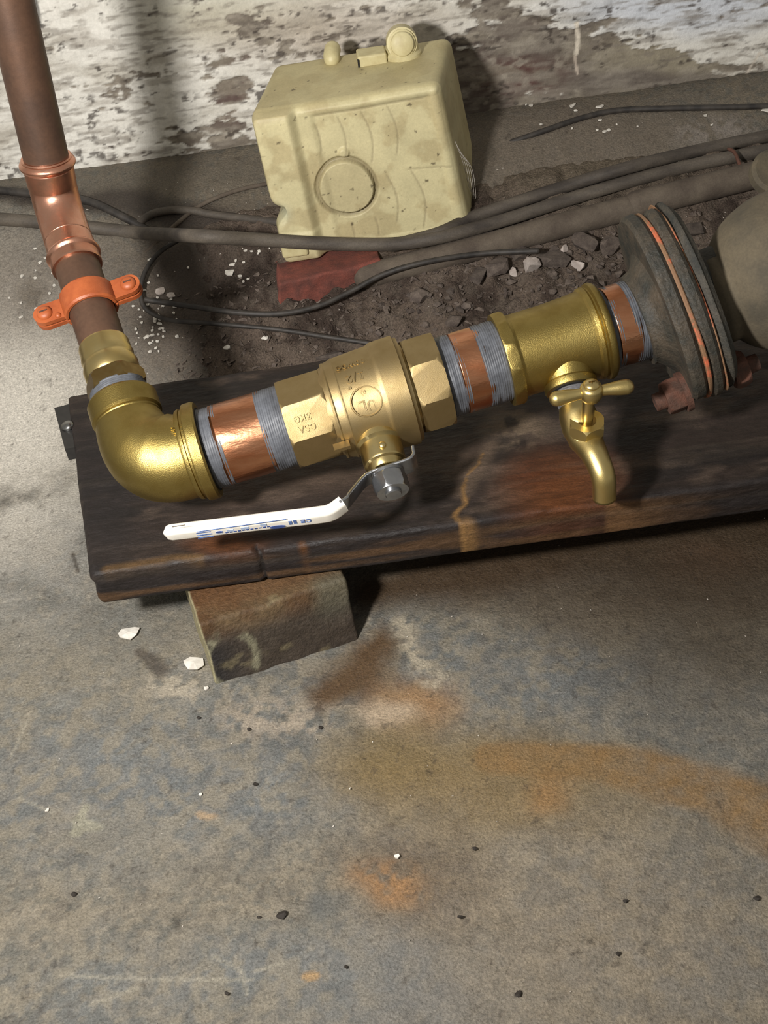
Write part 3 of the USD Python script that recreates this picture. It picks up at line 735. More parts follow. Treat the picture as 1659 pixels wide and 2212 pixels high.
def wrap(m):
    a = (m.vertices - PA) @ U; foot = PA + np.outer(a, U); d = m.vertices - foot; k = (d @ en)
    dd = d - np.outer(k, en); r = rb + (k - rb)
    w = foot + (d / np.linalg.norm(d, axis=1, keepdims=True)) * r[:, None]
    return trimesh.Trimesh(w, m.faces, process=False)
def ring_on(rad, wdt, hgt, c=ec):
    th = np.linspace(0, 2 * math.pi, 64, endpoint=False); rows = []
    for dr, dh in ((-wdt, -.0004), (-wdt * .5, hgt), (wdt * .5, hgt), (wdt, -.0004)):
        rows.append(c + np.outer(np.cos(th) * (rad + dr), U) + np.outer(np.sin(th) * (rad + dr), eup) + en * dh)
    m = trimesh.Trimesh(np.vstack(rows), grid_faces(4, 64, True), process=False)
    return fixn(*(lambda q: (q.vertices, q.faces))(wrap(m)))
obj('emblem_ring', ring_on(.0108, .0007, .0011), 'brass_valve', bv)
em = [body_text('U', .0068, 797, .0034), body_text('L', .0068, 779, .0022)]
obj('emblem_letters', cat(*em), 'brass_valve', bv)
obj('emblem_ring', ring_on(.0022, .0004, .0006, on_body(790, -.0066, rb)[0]), 'brass_valve', bv)
obj('emblem_letters', body_text('R', .0024, 790, -.0066), 'brass_valve', bv)
# stem
N0 = at_d(850, 1066, .834)
WS = unit(N0 - VC); LN = np.linalg.norm(N0 - VC)
obj('stem_housing', lathe([(.030, .0180), (.0376, .0176), (.0388, .0160), (.0395, .0152), (.0525, .0152), (.0540, .0146), (.0550, .0128), (.0575, .0124), (.0595, .0116)], VC, WS, 64), 'brass_machined', bv, label='round brass stem housing')
pin = unit(FACE - (FACE @ WS) * WS)
pin = unit(VIEW(VC + WS * .048) - (VIEW(VC + WS * .048) @ WS) * WS)
obj('stop_pin', lathe([(.0150, .0026)] + arc(.0165, .0026, .0178, .0004, 4, 0), VC + WS * .0480, unit(pin + .1 * U), 20), 'brass_machined', bv)
# lever: a bent steel strip across the stem, then a vinyl grip
LZ = unit(np.cross(WS, U)); LZ = LZ if LZ[2] > 0 else -LZ           # across the strip
q0 = VC + WS * .0520 + U * .0215
q1 = VC + WS * .0600 + U * .0185
q2 = VC + WS * .0612 - U * .002
q3 = VC + WS * .0618 - U * .016
q4 = at_y(742, 1088, N0[1] - .016)
q5 = at_y(690, 1112, N0[1] - .0205)
q6 = at_y(353, 1152, N0[1] - .019)
def strip(pts, width, thick, n=10, wfun=None, up=LZ, hfun=None):
    p = spline(pts, .0025); t = np.gradient(p, axis=0); t /= np.linalg.norm(t, axis=1, keepdims=True); rows = []
    for i in range(len(p)):
        uu = unit(up - (up @ t[i]) * t[i]); nn = np.cross(t[i], uu)
        w = width if wfun is None else wfun(i / (len(p) - 1)); h = thick if hfun is None else hfun(i / (len(p) - 1))
        r = min(w, h) * .42; k = []
        for sx, sy, a0 in ((1, 1, 0), (-1, 1, 90), (-1, -1, 180), (1, -1, 270)):
            for a in (0, 30, 60, 90):
                A = math.radians(a0 + a); k.append((sx * (w / 2 - r) + r * math.cos(A), sy * (h / 2 - r) + r * math.sin(A)))
        rows.append([p[i] + uu * x_ + nn * y_ for x_, y_ in k])
    V_ = np.array(rows); n_, m_ = V_.shape[:2]; pts_ = V_.reshape(-1, 3)
    pts_ = np.vstack([V_[0].mean(0)[None].repeat(m_, 0), pts_, V_[-1].mean(0)[None].repeat(m_, 0)])
    return fixn(pts_, grid_faces(n_ + 2, m_, True))
obj('lever', cat(strip([q0, q1, q2, q3, q4 + (q4 - q5) * .12, q4 * .8 + q5 * .2], .0180, .0026, wfun=lambda t: .0200 - .007 * sm(.3, .6, t))), 'zinc_steel', bv, label='bent steel lever strip')
gp = [q4, q4 * .6 + q5 * .4 + [0, 0, -.0002], q5]
gl = [q4, (q4 + q5) / 2 - [0, .0015, .0012], q5] + [q5 + (q6 - q5) * t for t in (.2, .4, .6, .8, 1.0)]
def gw(t):
    e = np.clip((1 - t) / .05, 0, 1); return .0150 * math.sqrt(max(1 - (1 - e) ** 2, .02)) * (1 - .10 * t)
obj('grip', strip(gl, .0150, .0085, wfun=gw, hfun=lambda t: .0085 * math.sqrt(max(1 - (1 - np.clip((1 - t) / .045, 0, 1)) ** 2, .03))), 'grip_vinyl', bv, smooth=45, label='white vinyl grip with blue print')
# blue print on the grip's front face
gd = unit(q6 - q5); gn = np.cross(gd, LZ); gn = gn if gn @ VIEW(q5) > 0 else -gn; gn = unit(gn - (gn @ gd) * gd); gz = np.cross(gn, gd); gz = gz if gz[2] > 0 else -gz
def gpt(px, py):
    o = q5 + gn * .00432; r = ray(px, py); return CAM + r * (((o - CAM) @ gn) / (r @ gn))
def print_bar(a, b, w, mt, name='print_mark'):
    p0, p1 = gpt(*a), gpt(*b); return bar(p0, p1, gn, w, .0003)
def gfont(t, h, px, py):
    m = meshkit.text_mesh(t, h, .0003, bold=True); v = m.vertices - [(m.vertices[:, 0].max() + m.vertices[:, 0].min()) / 2, h / 2, 0]
    return to_frame(trimesh.Trimesh(v, m.faces), gpt(px, py), gd, -gz, gn)
obj('print_line', cat(print_bar((425, 1149), (618, 1122), .0006, 0), print_bar((424, 1152), (455, 1148), .0010, 0), print_bar((426, 1157), (458, 1153), .0012, 0), print_bar((428, 1163), (462, 1158), .0010, 0)), 'ink_blue', bv, label='blue printed line')
obj('print_block', cat(*[print_bar((a, b), (a + w, b - w * .13), .0030, 0) for a, b, w in ((466, 1151, 14), (490, 1147, 15), (520, 1142, 18), (562, 1135, 14))]), 'ink_pale', bv, label='pale blue printed block')
def oval(px, py, a, b):
    th = np.linspace(0, 2 * math.pi, 32, endpoint=False)
    return to_frame(trimesh.creation.extrude_polygon(__import__('shapely').Polygon(np.stack([a * np.cos(th), b * np.sin(th)], 1)), .0003), gpt(px, py), gd, gz, gn)
obj('print_logo', cat(oval(600, 1138, .0054, .0021), oval(474, 1149, .0024, .0012)), 'ink_navy', bv, label='dark blue printed oval')
obj('print_block', cat(print_bar((624, 1130), (631, 1129), .0050, 0), print_bar((634, 1128), (641, 1127), .0050, 0)), 'ink_blue', bv)
obj('print_text', gfont('CE', .0042, 661, 1125), 'ink_blue', bv)
obj('print_text', cat(*[print_bar((x_, 1151 - (x_ - 485) * .14), (x_ + 6, 1150 - (x_ - 485) * .14), .0011 + .0005 * (i % 2), 0) for i, x_ in enumerate(range(487, 578, 9))]), 'ink_navy', bv)
obj('scuff', cat(bar(gpt(372, 1138), gpt(400, 1134), gn, .0012, .0002)), 'scuff_grey', bv)
# washer, nut, stem end
obj('washer', lathe([(.0620, .0118), (.0640, .0118)], VC, WS, 40), 'zinc_steel', bv)
nf2 = unit(VIEW(N0) - (VIEW(N0) @ WS) * WS)
obj('nut', prism(6, .0112, .0640, .0775, VC, WS, unit(nf2 * .9 + U * .25), .0016), 'zinc_steel', bv, label='zinc hexagonal nut')
obj('stem', lathe([(.0600, .0060), (.0790, .0060), (.0797, .0052)], VC, WS, 32), 'zinc_steel', bv)

# ---- brass tee
TC = on(1210)
te = thing('brass_tee', TC - [0, 0, .04], 'brass tee with side outlet carrying the small spigot', 'pipe tee')
k0, k1, k2, k3, k4 = S_(1083), S_(1108), S_(1262), S_(1281), S_(1303)
obj('barrel', lathe([(k1 - .002, .0300), (k1 + .002, .0303), (TC - PA) @ U * np.array([1, 0]) + [0, .0303] if False else (S_(1180), .0303), (k2 - .01, .0312), (k2, .0322), (k3, .0326)], PA, U, 90), 'brass_cast', te)
obj('collar', prism(12, .0340, k0, k1, PA, U, FACE, .0014), 'brass_cast', te, label='flat-sided left collar')
obj('collar', lathe([(k2 + .001, .0318), (k2 + .003, .0338), (k3 - .001, .0344), (k3 + .0005, .0334), (k3 + .0015, .0334), (k3 + .0025, .0356), (k4 - .003, .0360), (k4 - .001, .0352), (k4, .0340), (k4, .030)], PA, U, 90), 'brass_cast', te, label='round right collar')
obj('bore', lathe([(k4 - .001, .031), (k4 + .0005, .031)], PA, U, 60), 'gap_black', te)
SP = at_y(1259, 938, TC[1] - .060)                                     # the spigot's body, under its bonnet
BR = unit(SP - TC); LB = np.linalg.norm(SP - TC)
obj('branch', lathe([(.022, .0205), (.027, .0190), (.0305, .0178), (.0315, .0182), (.0320, .0190), (.0355, .0192), (.0370, .0184), (.0370, .0150)], TC, BR, 64), 'brass_cast', te, label='side outlet')
obj('branch_bore', lathe([(.0360, .0152), (.0374, .0152)], TC, BR, 40), 'gap_black', te)

# ---- spigot
sg = thing('brass_spigot', SP - [0, 0, .03], 'small brass spigot with a T-handle hanging over the front board edge', 'tap')
threads('thread_tape', sg, .0360, .0500, .0122, 'thread_dark', TC, BR, amp=.0004, pitch=.0014, label='grey tape on the inlet thread')
e1p = at_y(1286, 985, TC[1] - .078); e2p = at_y(1303, 1030, TC[1] - .090); e3p = at_y(1306, 1076, TC[1] - .092)
sp_path = spline([TC + BR * .047, TC + BR * (LB - .008), SP + [0.002, -.004, -.003], e1p, e2p, e3p], .002)
obj('spout', sweep(sp_path, [.0115, .0135, .0138, .0118, .0100, .0090, .0086, .0084, .0084], 44), 'brass_spigot', sg, smooth=True)
tdir = unit(e3p - e2p)
obj('spout_mouth', lathe([(-.0006, .0062), (.0009, .0062)], e3p, tdir, 32), 'gap_black', sg)
BT, HB = at_y(1268, 908, SP[1] - .002), None
SU = unit([0.02, -0.10, 1.0])
BB = BT - SU * .010
obj('bonnet_base', lathe([(-.012, .0120), (.000, .0122), (.001, .0110)], BB, SU, 40), 'brass_spigot', sg)
nfs = unit(VIEW(BT) - (VIEW(BT) @ SU) * SU)
obj('bonnet_nut', prism(6, .0118, 0.0, .0100, BB, SU, unit(nfs + .55 * U), .0014), 'brass_spigot', sg)
obj('bonnet_hole', lathe([(.0096, .0064), (.0103, .0064)], BB, SU, 32), 'brass_dark', sg)
SU2 = SU
obj('handle_stem', lathe([(.004, .0042), (.034, .0042)], BB, SU2, 24), 'brass_machined', sg)
HT = BB + SU2 * .0345
L0, L1 = HT + 0, HT + 0
hl, hr = at_y(1189, 864, HT[1]), at_y(1367, 834, HT[1])
hc_ = at_y(1277, 846, HT[1])
HT = hc_
obj('handle_hub', lathe([(-.0075, .0050)] + [(-.006, .0066), (-.003, .0078), (0, .0082), (.003, .0078), (.0058, .0066)], HT, SU2, 40), 'brass_spigot', sg, smooth=True)
for e in (hl, hr):
    d = unit(e - HT); Ln = np.linalg.norm(e - HT)
    ar = sweep(np.array([HT + d * s for s in np.linspace(.002, Ln - .0045, 14)]), [.0038, .0037, .0040, .0046, .0052, .0054], 28, round_ends=True)
    obj('handle_arm', ar, 'brass_spigot', sg, smooth=True)
obj('handle_screw', lathe([(.0050, .0056), (.0064, .0056)] + arc(.0064, .0056, .0092, .0006, 6, 0), HT, SU2, 32), 'brass_machined', sg)
obj('screw_slot', cat(bar(HT + SU2 * .0090 - U * .0022, HT + SU2 * .0090 + U * .0022, SU2, .0009, .0012), bar(HT + SU2 * .0090 - FACE * .0022, HT + SU2 * .0090 + FACE * .0022, SU2, .0009, .0012)), 'brass_dark', sg)

# ---- oval iron flanges with the orange gasket
FC = on(1400)
UF = unit(RIGHT * .93 + UPV * .375 - FWD * .10)
FVIEW = VIEW(FC); SA = unit(FVIEW - (FVIEW @ UF) * UF); LA = np.cross(UF, SA)
if LA[2] > 0: LA = -LA
def F_(px):
    a, b = -.1, .4
    for _ in range(50):
        m = (a + b) / 2
        if proj(FC + UF * m)[0] < px: a = m
        else: b = m
    return a
def oval_plate(s0, s1, a, b, wav=0.0, seed=0, n=96, bev=.0025):
    th = np.linspace(0, 2 * math.pi, n, endpoint=False); rows = []
    k = 1.0 / np.power(np.abs(np.cos(th)) ** 2.3 + np.abs(np.sin(th)) ** 2.3, 1 / 2.3)
    wob = 1 + (noise(np.stack([np.cos(th) * 2 + 5, np.sin(th) * 2, th * 0 + seed], -1), seed) - .5) * wav
    for s, q in ((s0, 0), (s0, .75), (s0, 1 - bev / a), (s0 + bev, 1.0), (s1 - bev, 1.0), (s1, 1 - bev / a), (s1, .75), (s1, 0)):
        r = k * wob * max(q, 1e-4)
        rows.append(FC + UF * s + np.outer(a * r * np.cos(th), LA) + np.outer(b * r * np.sin(th), SA))
    return fixn(np.vstack(rows), grid_faces(len(rows), n, True))
f0, f1, f2, f3 = F_(1415), F_(1446), F_(1456), F_(1512)
fg = thing('pipe_flange', FC + UF * f0 - [0, 0, .07], 'corroded oval iron flange facing the brass tee', 'pipe flange')
hub0 = F_(1376)
def rip(s, th): return (noise(np.stack([np.full_like(th, s * 170), np.cos(th) * 1.3, np.sin(th) * 1.3], -1), 6) - .5) * .005
obj('hub', lathe([(hub0 + (f0 + .004 - hub0) * i / 12, .0335 + .0165 * (i / 12) ** 1.6) for i in range(13)], FC, UF, 72, wob=rip), 'iron_green', fg, smooth=True)
obj('plate', oval_plate(f0, f1, .0700, .0560, .07, 2), 'iron_green', fg)
gk = obj('gasket', oval_plate(f1 + .0002, f2 - .0002, .0700, .0562, .07, 3, bev=.0008), 'gasket_orange')
tag(gk, 'orange gasket squeezed between the two iron flanges', 'gasket')
fh = thing('pipe_flange', FC + UF * f3 - [0, 0, .07], 'grey-green iron flange right of the orange gasket', 'pipe flange')
fm = F_(1485)
obj('plate', oval_plate(f2, fm - .0012, .0705, .0565, .07, 4), 'iron_green', fh)
obj('backing_plate', oval_plate(fm + .0004, f3, .0712, .0570, .06, 5, bev=.005), 'iron_old', fh)
obj('seam', oval_plate(fm - .0010, fm + .0002, .0694, .0552, .14, 6, bev=.0006), 'gasket_orange', fh, label='thin orange seam')
bo = thing('flange_bolt', FC + UF * f0 + LA * .056, 'rusty bolt through the lower lobe of the iron flanges', 'bolt')
bc = FC + LA * .0600 + SA * .004
obj('bolt_head', prism(6, .0118, f0 - .0165, f0 + .0005, bc, UF, unit(SA + .3 * LA), .002), 'rust_bolt', bo)
obj('washer', lathe([(f0 - .004, .0150), (f0 + .0004, .0150)], bc, UF, 32), 'rust_bolt', bo)
obj('bolt_end', lathe([(f0 - .024, .0065), (f0 - .016, .0070)], bc, UF, 24), 'rust_bolt', bo)
obj('nut', prism(6, .0122, f3 - .0004, f3 + .011, bc, UF, unit(SA + .2 * LA), .002), 'rust_bolt', bo)
obj('bolt_end', lathe([(f3 + .01, .0068), (f3 + .020, .0062)], bc, UF, 24), 'rust_bolt', bo)

# ---- rounded casting at the right edge
mt0 = F_(1535)
R0 = .057
prof = [(f3 + .002, .030), (mt0 - .004, .030), (mt0, .034)] + [(mt0 + R0 * .95 * (1 - math.cos(t)), max(.034, R0 * math.sin(t) ** .8)) for t in np.linspace(.35, math.pi / 2, 14)] + [(mt0 + R0 * .95 + .12, R0), (mt0 + R0 * .95 + .15, .05)]
ca = thing('iron_casting', FC + UF * (mt0 + .08) - [0, 0, R0], 'dusty round-shouldered iron casting behind the flanges at the picture edge', 'pipe fitting')
obj('body', lathe(prof, FC + LA * .007, UF, 96, wob=lambda s, th: (noise(np.stack([np.full_like(th, s * 40), np.cos(th) * 2, np.sin(th) * 2], -1), 8) - .5) * .003), 'casting_dust', ca, smooth=50)
obj('neck', lathe([(f3 + .0008, .0300), (mt0 + .01, .0300)], FC, UF, 48), 'iron_old', ca)
obj('boss', lathe([(0, .020), (.008, .020), (.0105, .017)], at_d(1668, 380, 1.0), unit(FACE + UPV * .3), 36), 'casting_dust', ca)

# ---- black bracket with its bolt at the board's end
bk = thing('steel_bracket', at_z(140, 925, .08), 'black steel bracket with a round bolt on the board end', 'bracket')
q = [at_z(a, b, .0855) for a, b in ((117, 881), (152, 872), (172, 964), (140, 970))]
hb = manifold3d.Manifold.hull_points(np.vstack([q, [p + [0, 0, -.012] for p in q]])).to_mesh()
obj('plate', fixn(np.asarray(hb.vert_properties)[:, :3], np.asarray(hb.tri_verts)), 'bracket_black', bk)
bp = at_z(147, 922, .086)
obj('bolt', lathe([(-.001, .0058), (.001, .0058)] + arc(.001, .0058, .0045, .0005, 6, 0), bp, [-.25, -.2, 1], 32), 'bolt_shiny', bk)

# ---- cream plastic box
bx = thing('plastic_box', [0.03, 1.12, 0.088], 'dusty cream plastic box with round cap leaning against the basement wall', 'box')
CF = {'bl': (-.0655, .0815), 'br': (.1245, .0860), 'tl': (-.0725, .2345), 'tr': (.1040, .2390)}
v, f, uvw = rbox([0, 0, 0], [.184, .116, .147], .009, .0011 if True else .002)
a, d, h = v[:, 0] / .184, v[:, 1] / .116, v[:, 2] / .147
fr = 1 - sm(0.0, 0.012, uvw[:, 1])                                       # on the front face
def band(t, c, w, s=.35): return 1 - sm(1 - s, 1 + s, np.abs(t - c) / w)
strip_m = 1 - sm(.185, .245, a + .0 * h)
off = fr * strip_m * .0085
inner = sm(.25, .27, a) * (1 - sm(.925, .945, a)) * sm(.035, .055, h) * (1 - sm(.925, .95, h))
off = off - fr * inner * sm(.30, .34, a) * .0022
rim = (band(h, .965, .012) * sm(.2, .3, a) + band(a, .965, .012)) * fr
off = off + rim * .0012
ca_, ch_ = .415, .44
rr = np.hypot((a - ca_) * .184, (h - ch_) * .147)
off = off + fr * (1 - sm(.0255, .0265, rr)) * .0030 - fr * band(rr, .0280, .0022) * .0026
nb = np.hypot((a - .44) * .184, (h - .665) * .147)
off = off + fr * (1 - sm(.0035, .006, nb)) * .003
line = np.zeros(len(a))
for k, (x0, hh0, hh1) in enumerate(((.335, .66, .90), (.465, .62, .92), (.60, .55, .93), (.735, .58, .94), (.66, .12, .50), (.80, .05, .50), (.53, .05, .22), (.40, .05, .20))):
    cx = x0 + .03 * np.cos((h - (hh0 + hh1) / 2) * 9) - .03
    line = np.maximum(line, band(a, cx, .0045, .6) * sm(hh0, hh0 + .04, h) * (1 - sm(hh1 - .04, hh1, h)))
line = np.maximum(line, band(h, .925 - .0 * a, .006, .6) * sm(.32, .35, a) * (1 - sm(.9, .93, a)))
line = np.maximum(line, band(h, .47 + .10 * (.95 - a), .005, .6) * sm(.72, .76, a) * (1 - sm(.96, .99, a)))
off = off - fr * line * .0004
# bite out of the lower left edge
bite = np.exp(-((h - .36) / .055) ** 2) * (1 - sm(0.03, .09, a)) * (1 - sm(.1, .5, d))
ledge = (1 - sm(.20, .235, h + .06 * a)) * strip_m * fr
off = off + ledge * .002
x0 = CF['bl'][0] * (1 - h) + CF['tl'][0] * h; x1 = CF['br'][0] * (1 - h) + CF['tr'][0] * h
z0 = CF['bl'][1] * (1 - a) + CF['br'][1] * a; z1 = CF['tl'][1] * (1 - a) + CF['tr'][1] * a
X_ = x0 + (x1 - x0) * a + .026 * d + .012 * bite
Y_ = 1.070 + .114 * d - off + .004 * bite
Z_ = z0 + (z1 - z0) * h + (fbm(v * 14, 2, 4) - .5) * .002
c = np.tile(lin((202, 192, 150)), (len(v), 1))
bn = fbm(v * 45, 4, 7)
c = blend(c, (168, 152, 112), sm(.45, .62, bn) * .55)
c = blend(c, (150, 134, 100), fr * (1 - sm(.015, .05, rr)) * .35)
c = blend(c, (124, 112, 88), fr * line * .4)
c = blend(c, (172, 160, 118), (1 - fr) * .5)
c = blend(c, (118, 106, 80), fr * band(rr, .0280, .002) * .6)
dots = sm(.78, .84, fbm(v * 190, 3, 3))
c = blend(c, (82, 72, 54), dots * .8)
c = blend(c, (150, 160, 146), np.exp(-((h - .36) / .06) ** 2) * (1 - sm(.05, .14, a)) * .5)
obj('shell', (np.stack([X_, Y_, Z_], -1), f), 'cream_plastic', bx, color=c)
kp = at_y(868, 92, 1.150)
obj('cap', lathe([(-.020, .0150), (.004, .0150), (.006, .0145), (.0062, .0128), (.0085, .0128), (.0092, .0112), (.0112, .0112)] + arc(.0112, .0112, .0145, .002, 5, 0), kp, unit([-.05, -1, .25]), 48), 'cream_knob', bx, label='ribbed round cap')
obj('cap_collar', lathe([(-.006, .0185), (.0, .0185), (.002, .0165), (.006, .0158)], kp - [0, -.004, .010], [0, 0, 1], 40), 'cream_knob', bx)
kp2 = at_y(716, 122, 1.165)
obj('knob', sweep(np.array([kp2 + [.002, .012, .002], kp2 + [0, 0, 0], kp2 + [0, -.002, -.002]]), [.0080, .0080, .0076], 28, round_ends=True), 'cream_knob', bx)
n0 = at_y(803, 124, 1.150)
nbx, nf_, _ = rbox(n0 - [.014, .010, .010], n0 + [.014, .012, .006], .002, .004)
obj('latch_block', (nbx, nf_), 'cream_knob', bx)
obj('latch_slot', trimesh.creation.box([.0016, .004, .007]).apply_translation(n0 + [-.0135, -.0095, .000]), 'gap_black', bx)
fp = at_y(638, 545, 1.060)
fb, ff, _ = rbox(fp - [.013, .004, .004], fp + [.013, .03, .012], .003, .004)
obj('foot', (fb, ff), 'cream_knob', bx)
mk = [at_y(920, 352, 1.0712), at_y(896, 342, 1.0712)]
# faint numbers pressed in the plastic rim
def web(pts, r): return sweep(spline(pts, .003), r, 6)
cw = obj('cobweb', cat(*[web([at_y(983 + k * 3, 305 + 6 * k, 1.075), at_y(1000 + 5 * k, 350 + 4 * k, 1.09), at_y(1012 + 4 * k, 400 + k * 6, 1.10), at_y(1022, 425 + k, 1.11)], .00025) for k in range(5)]), 'grit_white')
tag(cw, 'torn cobweb hanging on the right side of the cream box', 'cobweb', None, 'stuff')

# ---- hoses, cables and wires
def run(name, pts, r, m, label, cat_, lift=None, n=20, ys=None):
    P = []
    for i, q in enumerate(pts):
        px, py = q[:2]; lf = r * .9 if len(q) < 3 else q[2]
        P.append(at_y(px, py, q[3]) if len(q) > 3 else on_ground(px, py, lf))
    o = obj(name, sweep(spline(P, .004), r, n, round_ends=True), m, smooth=True)
    return tag(o, label, cat_)
run('rubber_hose', [(-80, 468), (60, 478), (180, 490), (300, 503), (430, 510, 0, 1.035), (560, 518, 0, 1.045), (700, 526, 0, 1.050), (850, 527, 0, 1.052), (960, 510, 0, 1.052), (1090, 475, .012), (1225, 432), (1355, 393), (1500, 356), (1600, 336), (1760, 306)], .0066, 'hose_rubber', 'thick dusty grey hose crossing in front of the cream box', 'hose')
run('rubber_hose', [(850, 530, 0, 1.058), (950, 503, 0, 1.056), (1020, 470), (1100, 442), (1230, 400), (1357, 362), (1500, 327), (1659, 294), (1760, 276)], .0064, 'hose_rubber', 'second grey hose running above the thick one toward the right', 'hose')
run('dusty_conduit', [(790, 597, .004), (950, 556, .004), (1100, 518, .004), (1230, 483, .004), (1364, 448, .006)], .0125, 'conduit_dust', 'dust-covered conduit half buried between the hose and rubble', 'conduit')
run('dusty_conduit', [(1376, 441, .008), (1480, 416, .010), (1590, 388, .012), (1760, 345, .012)], .0135, 'conduit_dust', 'dust-covered conduit continuing right of the crack above the flange', 'conduit')
run('black_wire', [(1060, 322, -.008), (1120, 302, -.001), (1180, 281), (1250, 257), (1330, 239), (1450, 234), (1560, 232), (1760, 226)], .0030, 'wire_black', 'thin black cable along the foot of the wall at right', 'cable')
wp = [(a, b_, .012) for a, b_ in ((400, 510), (345, 545), (312, 590), (304, 640), (320, 672), (370, 692), (450, 698), (600, 712), (700, 727), (800, 742))]
run('black_wire', wp, .0023, 'wire_black', 'thin wire loop dipping down toward the ball valve', 'wire', n=12)
run('black_wire', [(a, b_, .022) for a, b_ in ((316, 648), (400, 660), (520, 676), (610, 677), (690, 660), (760, 628), (830, 592), (920, 566), (1040, 548), (1160, 542))], .0027, 'wire_black', 'thin wire curving in front of the broken red brick', 'wire', n=12)
run('grey_cable', [(280, 500, -.002), (330, 462), (400, 454), (470, 465), (600, 480)], .0040, 'hose_rubber', 'short grey cable slipping behind the cream box lower left', 'cable', n=12)
run('grey_cable', [(300, 560, -.004), (388, 478), (440, 440), (510, 412), (585, 395)], .0022, 'conduit_dust', 'thin grey twig of cable leaning left of the cream box', 'cable', n=12)
run('dark_cable', [(-60, 405), (60, 418), (180, 432), (260, 466), (330, 503, -.002)], .0040, 'wire_black', 'dark cable lying behind the copper riser at the wall foot', 'cable', n=12)

run('wire_clip', [(1574, 322, .016), (1586, 328, .020), (1594, 345, .020), (1600, 362, .016)], .0018, 'rust_bolt', 'small bent rusty clip hooked over the two hoses at right', 'clip', n=10)

# ---- broken red brick
b0_, b1_ = on_ground(604, 652), on_ground(806, 602)
ex = unit((b1_ - b0_) * [1, 1, 0]); ey = np.array([-ex[1], ex[0], 0])
v, f, uvw = rbox([0, 0, -.02], [np.linalg.norm(b1_ - b0_) + .01, .062, .019], .003, .003)
v = v + np.stack([(fbm(v * 40, 3, 1) - .5) * .008, (fbm(v * 40 + 9, 3, 2) - .5) * .006, (fbm(v * 40 + 5, 3, 3) - .5) * .005], -1)
v[:, 0] += .010 * uvw[:, 1]
p = np.array([b0_[0], b0_[1], b0_[2]]) + np.outer(v[:, 0], ex) + np.outer(v[:, 1], ey) + np.outer(v[:, 2], [0, 0, 1])
br = obj('broken_brick', (p, f), 'brick_red', smooth=40)
tag(br, 'broken dark red brick half buried in dirt below the hose', 'brick')

# ---- rubble, flakes and grit
def put_rock(px, py, size, seed, m, label, group=None, flat=.7, yaw=0.0, sink=.25, name='rubble_stone'):
    g = on_ground(px, py); s = np.asarray(size)
    h = rock(s, seed, flat); vv = np.asarray(h.vertices) @ rotz(yaw).T + g + [0, 0, s[2] * flat * (.5 - sink)]
    return tag(obj(name, (vv, np.asarray(h.faces)), m, smooth=False), label, 'stone', group)
big = [(1075, 588, (.036, .026, .026), 'flat grey stone at the left of the rubble heap', .4, 'rubble'),
       (1035, 605, (.030, .020, .022), 'wedge of grey stone leaning beside the flat one', .9, 'rubble'),
       (1190, 570, (.044, .026, .024), 'broad brown-grey stone in the middle of the rubble', -.4, 'rubble'),
       (1120, 556, (.036, .016, .018), 'thin pale grey slab on top of the rubble', .1, 'rubble'),
       (1148, 585, (.022, .020, .026), 'pinkish white stone showing a bright face in the rubble', .2, 'rubble_pale'),
       (1112, 593, (.013, .012, .014), 'small whitish stone touching the pinkish white one', .6, 'rubble_pale'),
       (1218, 543, (.011, .010, .012), 'small bright white stone high in the rubble', .3, 'rubble_pale'),
       (1247, 582, (.022, .018, .020), 'light grey stone near the flange hub', .5, 'rubble_pale'),
       (1265, 535, (.040, .024, .024), 'long dark grey stone below the conduit crack', -.6, 'rubble'),
       (1320, 545, (.030, .022, .034), 'brown stone wedged against the flange hub', .3, 'rubble'),
       (905, 650, (.024, .018, .022), 'rounded pink-grey stone left of the rubble heap', .2, 'rubble'),
       (985, 700, (.026, .02, .018), 'brown clod of stone behind the ball valve', .7, 'rubble'),
       (720, 775, (.040, .018, .014), 'mud-covered stone lying behind the board edge', .1, 'rubble'),
       (1500, 505, (.030, .022, .022), 'brown stone in the shadow above the second flange', .2, 'rubble')]
for i, (px, py, s_, lb, yw, m_) in enumerate(big):
    put_rock(px, py, s_, 100 + i, m_, lb, None, .8, yw, .2)
r_ = np.random.default_rng(5)
for i in range(70):
    t = r_.uniform()
    px = 820 + 520 * t + r_.normal() * 30; py = 690 - 130 * t + r_.normal() * 36
    if py > 735 - (px - 820) * .27: py -= 40
    sz = r_.uniform(.004, .011)
    put_rock(px, py, (sz * r_.uniform(.9, 1.5), sz, sz), 300 + i, 'rubble', 'small grey-brown pebble scattered over the rubble heap behind the valve', 'pebbles on the rubble heap', .8, r_.uniform(0, 3), .25, 'pebble')
def put_flake(px, py, size, seed, label, group=None, yaw=0.0, m='paint_flake', name='paint_flake', z=None):
    g = on_ground(px, py) if z is None else at_z(px, py, z)
    fl_ = flake(size, seed); vv = np.asarray(fl_.vertices) @ rotz(yaw).T + g + [0, 0, .0016]
    if 'crumb' in label: name = 'plaster_crumb'
    return tag(obj(name, (vv, fl_.faces), m, smooth=False), label, 'plaster crumb' if 'crumb' in label else 'paint flake', group)
put_flake(280, 1371, .0225, 1, 'large round white paint flake on the floor left of the stone', None, .3)
put_flake(421, 1436, .0195, 2, 'torn white paint flake against the stone block corner', None, -.4)
put_flake(447, 1489, .0050, 3, 'tiny white flake just below the stone block corner', None, .2)
put_flake(496, 592, .0125, 4, 'white paint flake standing out on the dark dirt', None, 1.2)
put_flake(502, 574, .0075, 14, 'smaller white flake touching the one on dark dirt', None, .2)
put_flake(326, 563, .0070, 5, 'white flake beside the top of the wire loop', None, .5)
put_flake(573, 732, .0085, 6, 'white flake behind the board under the wire', None, .5)
put_flake(490, 753, .0085, 7, 'grey-white flake lying nearest the board back edge', None, .1)
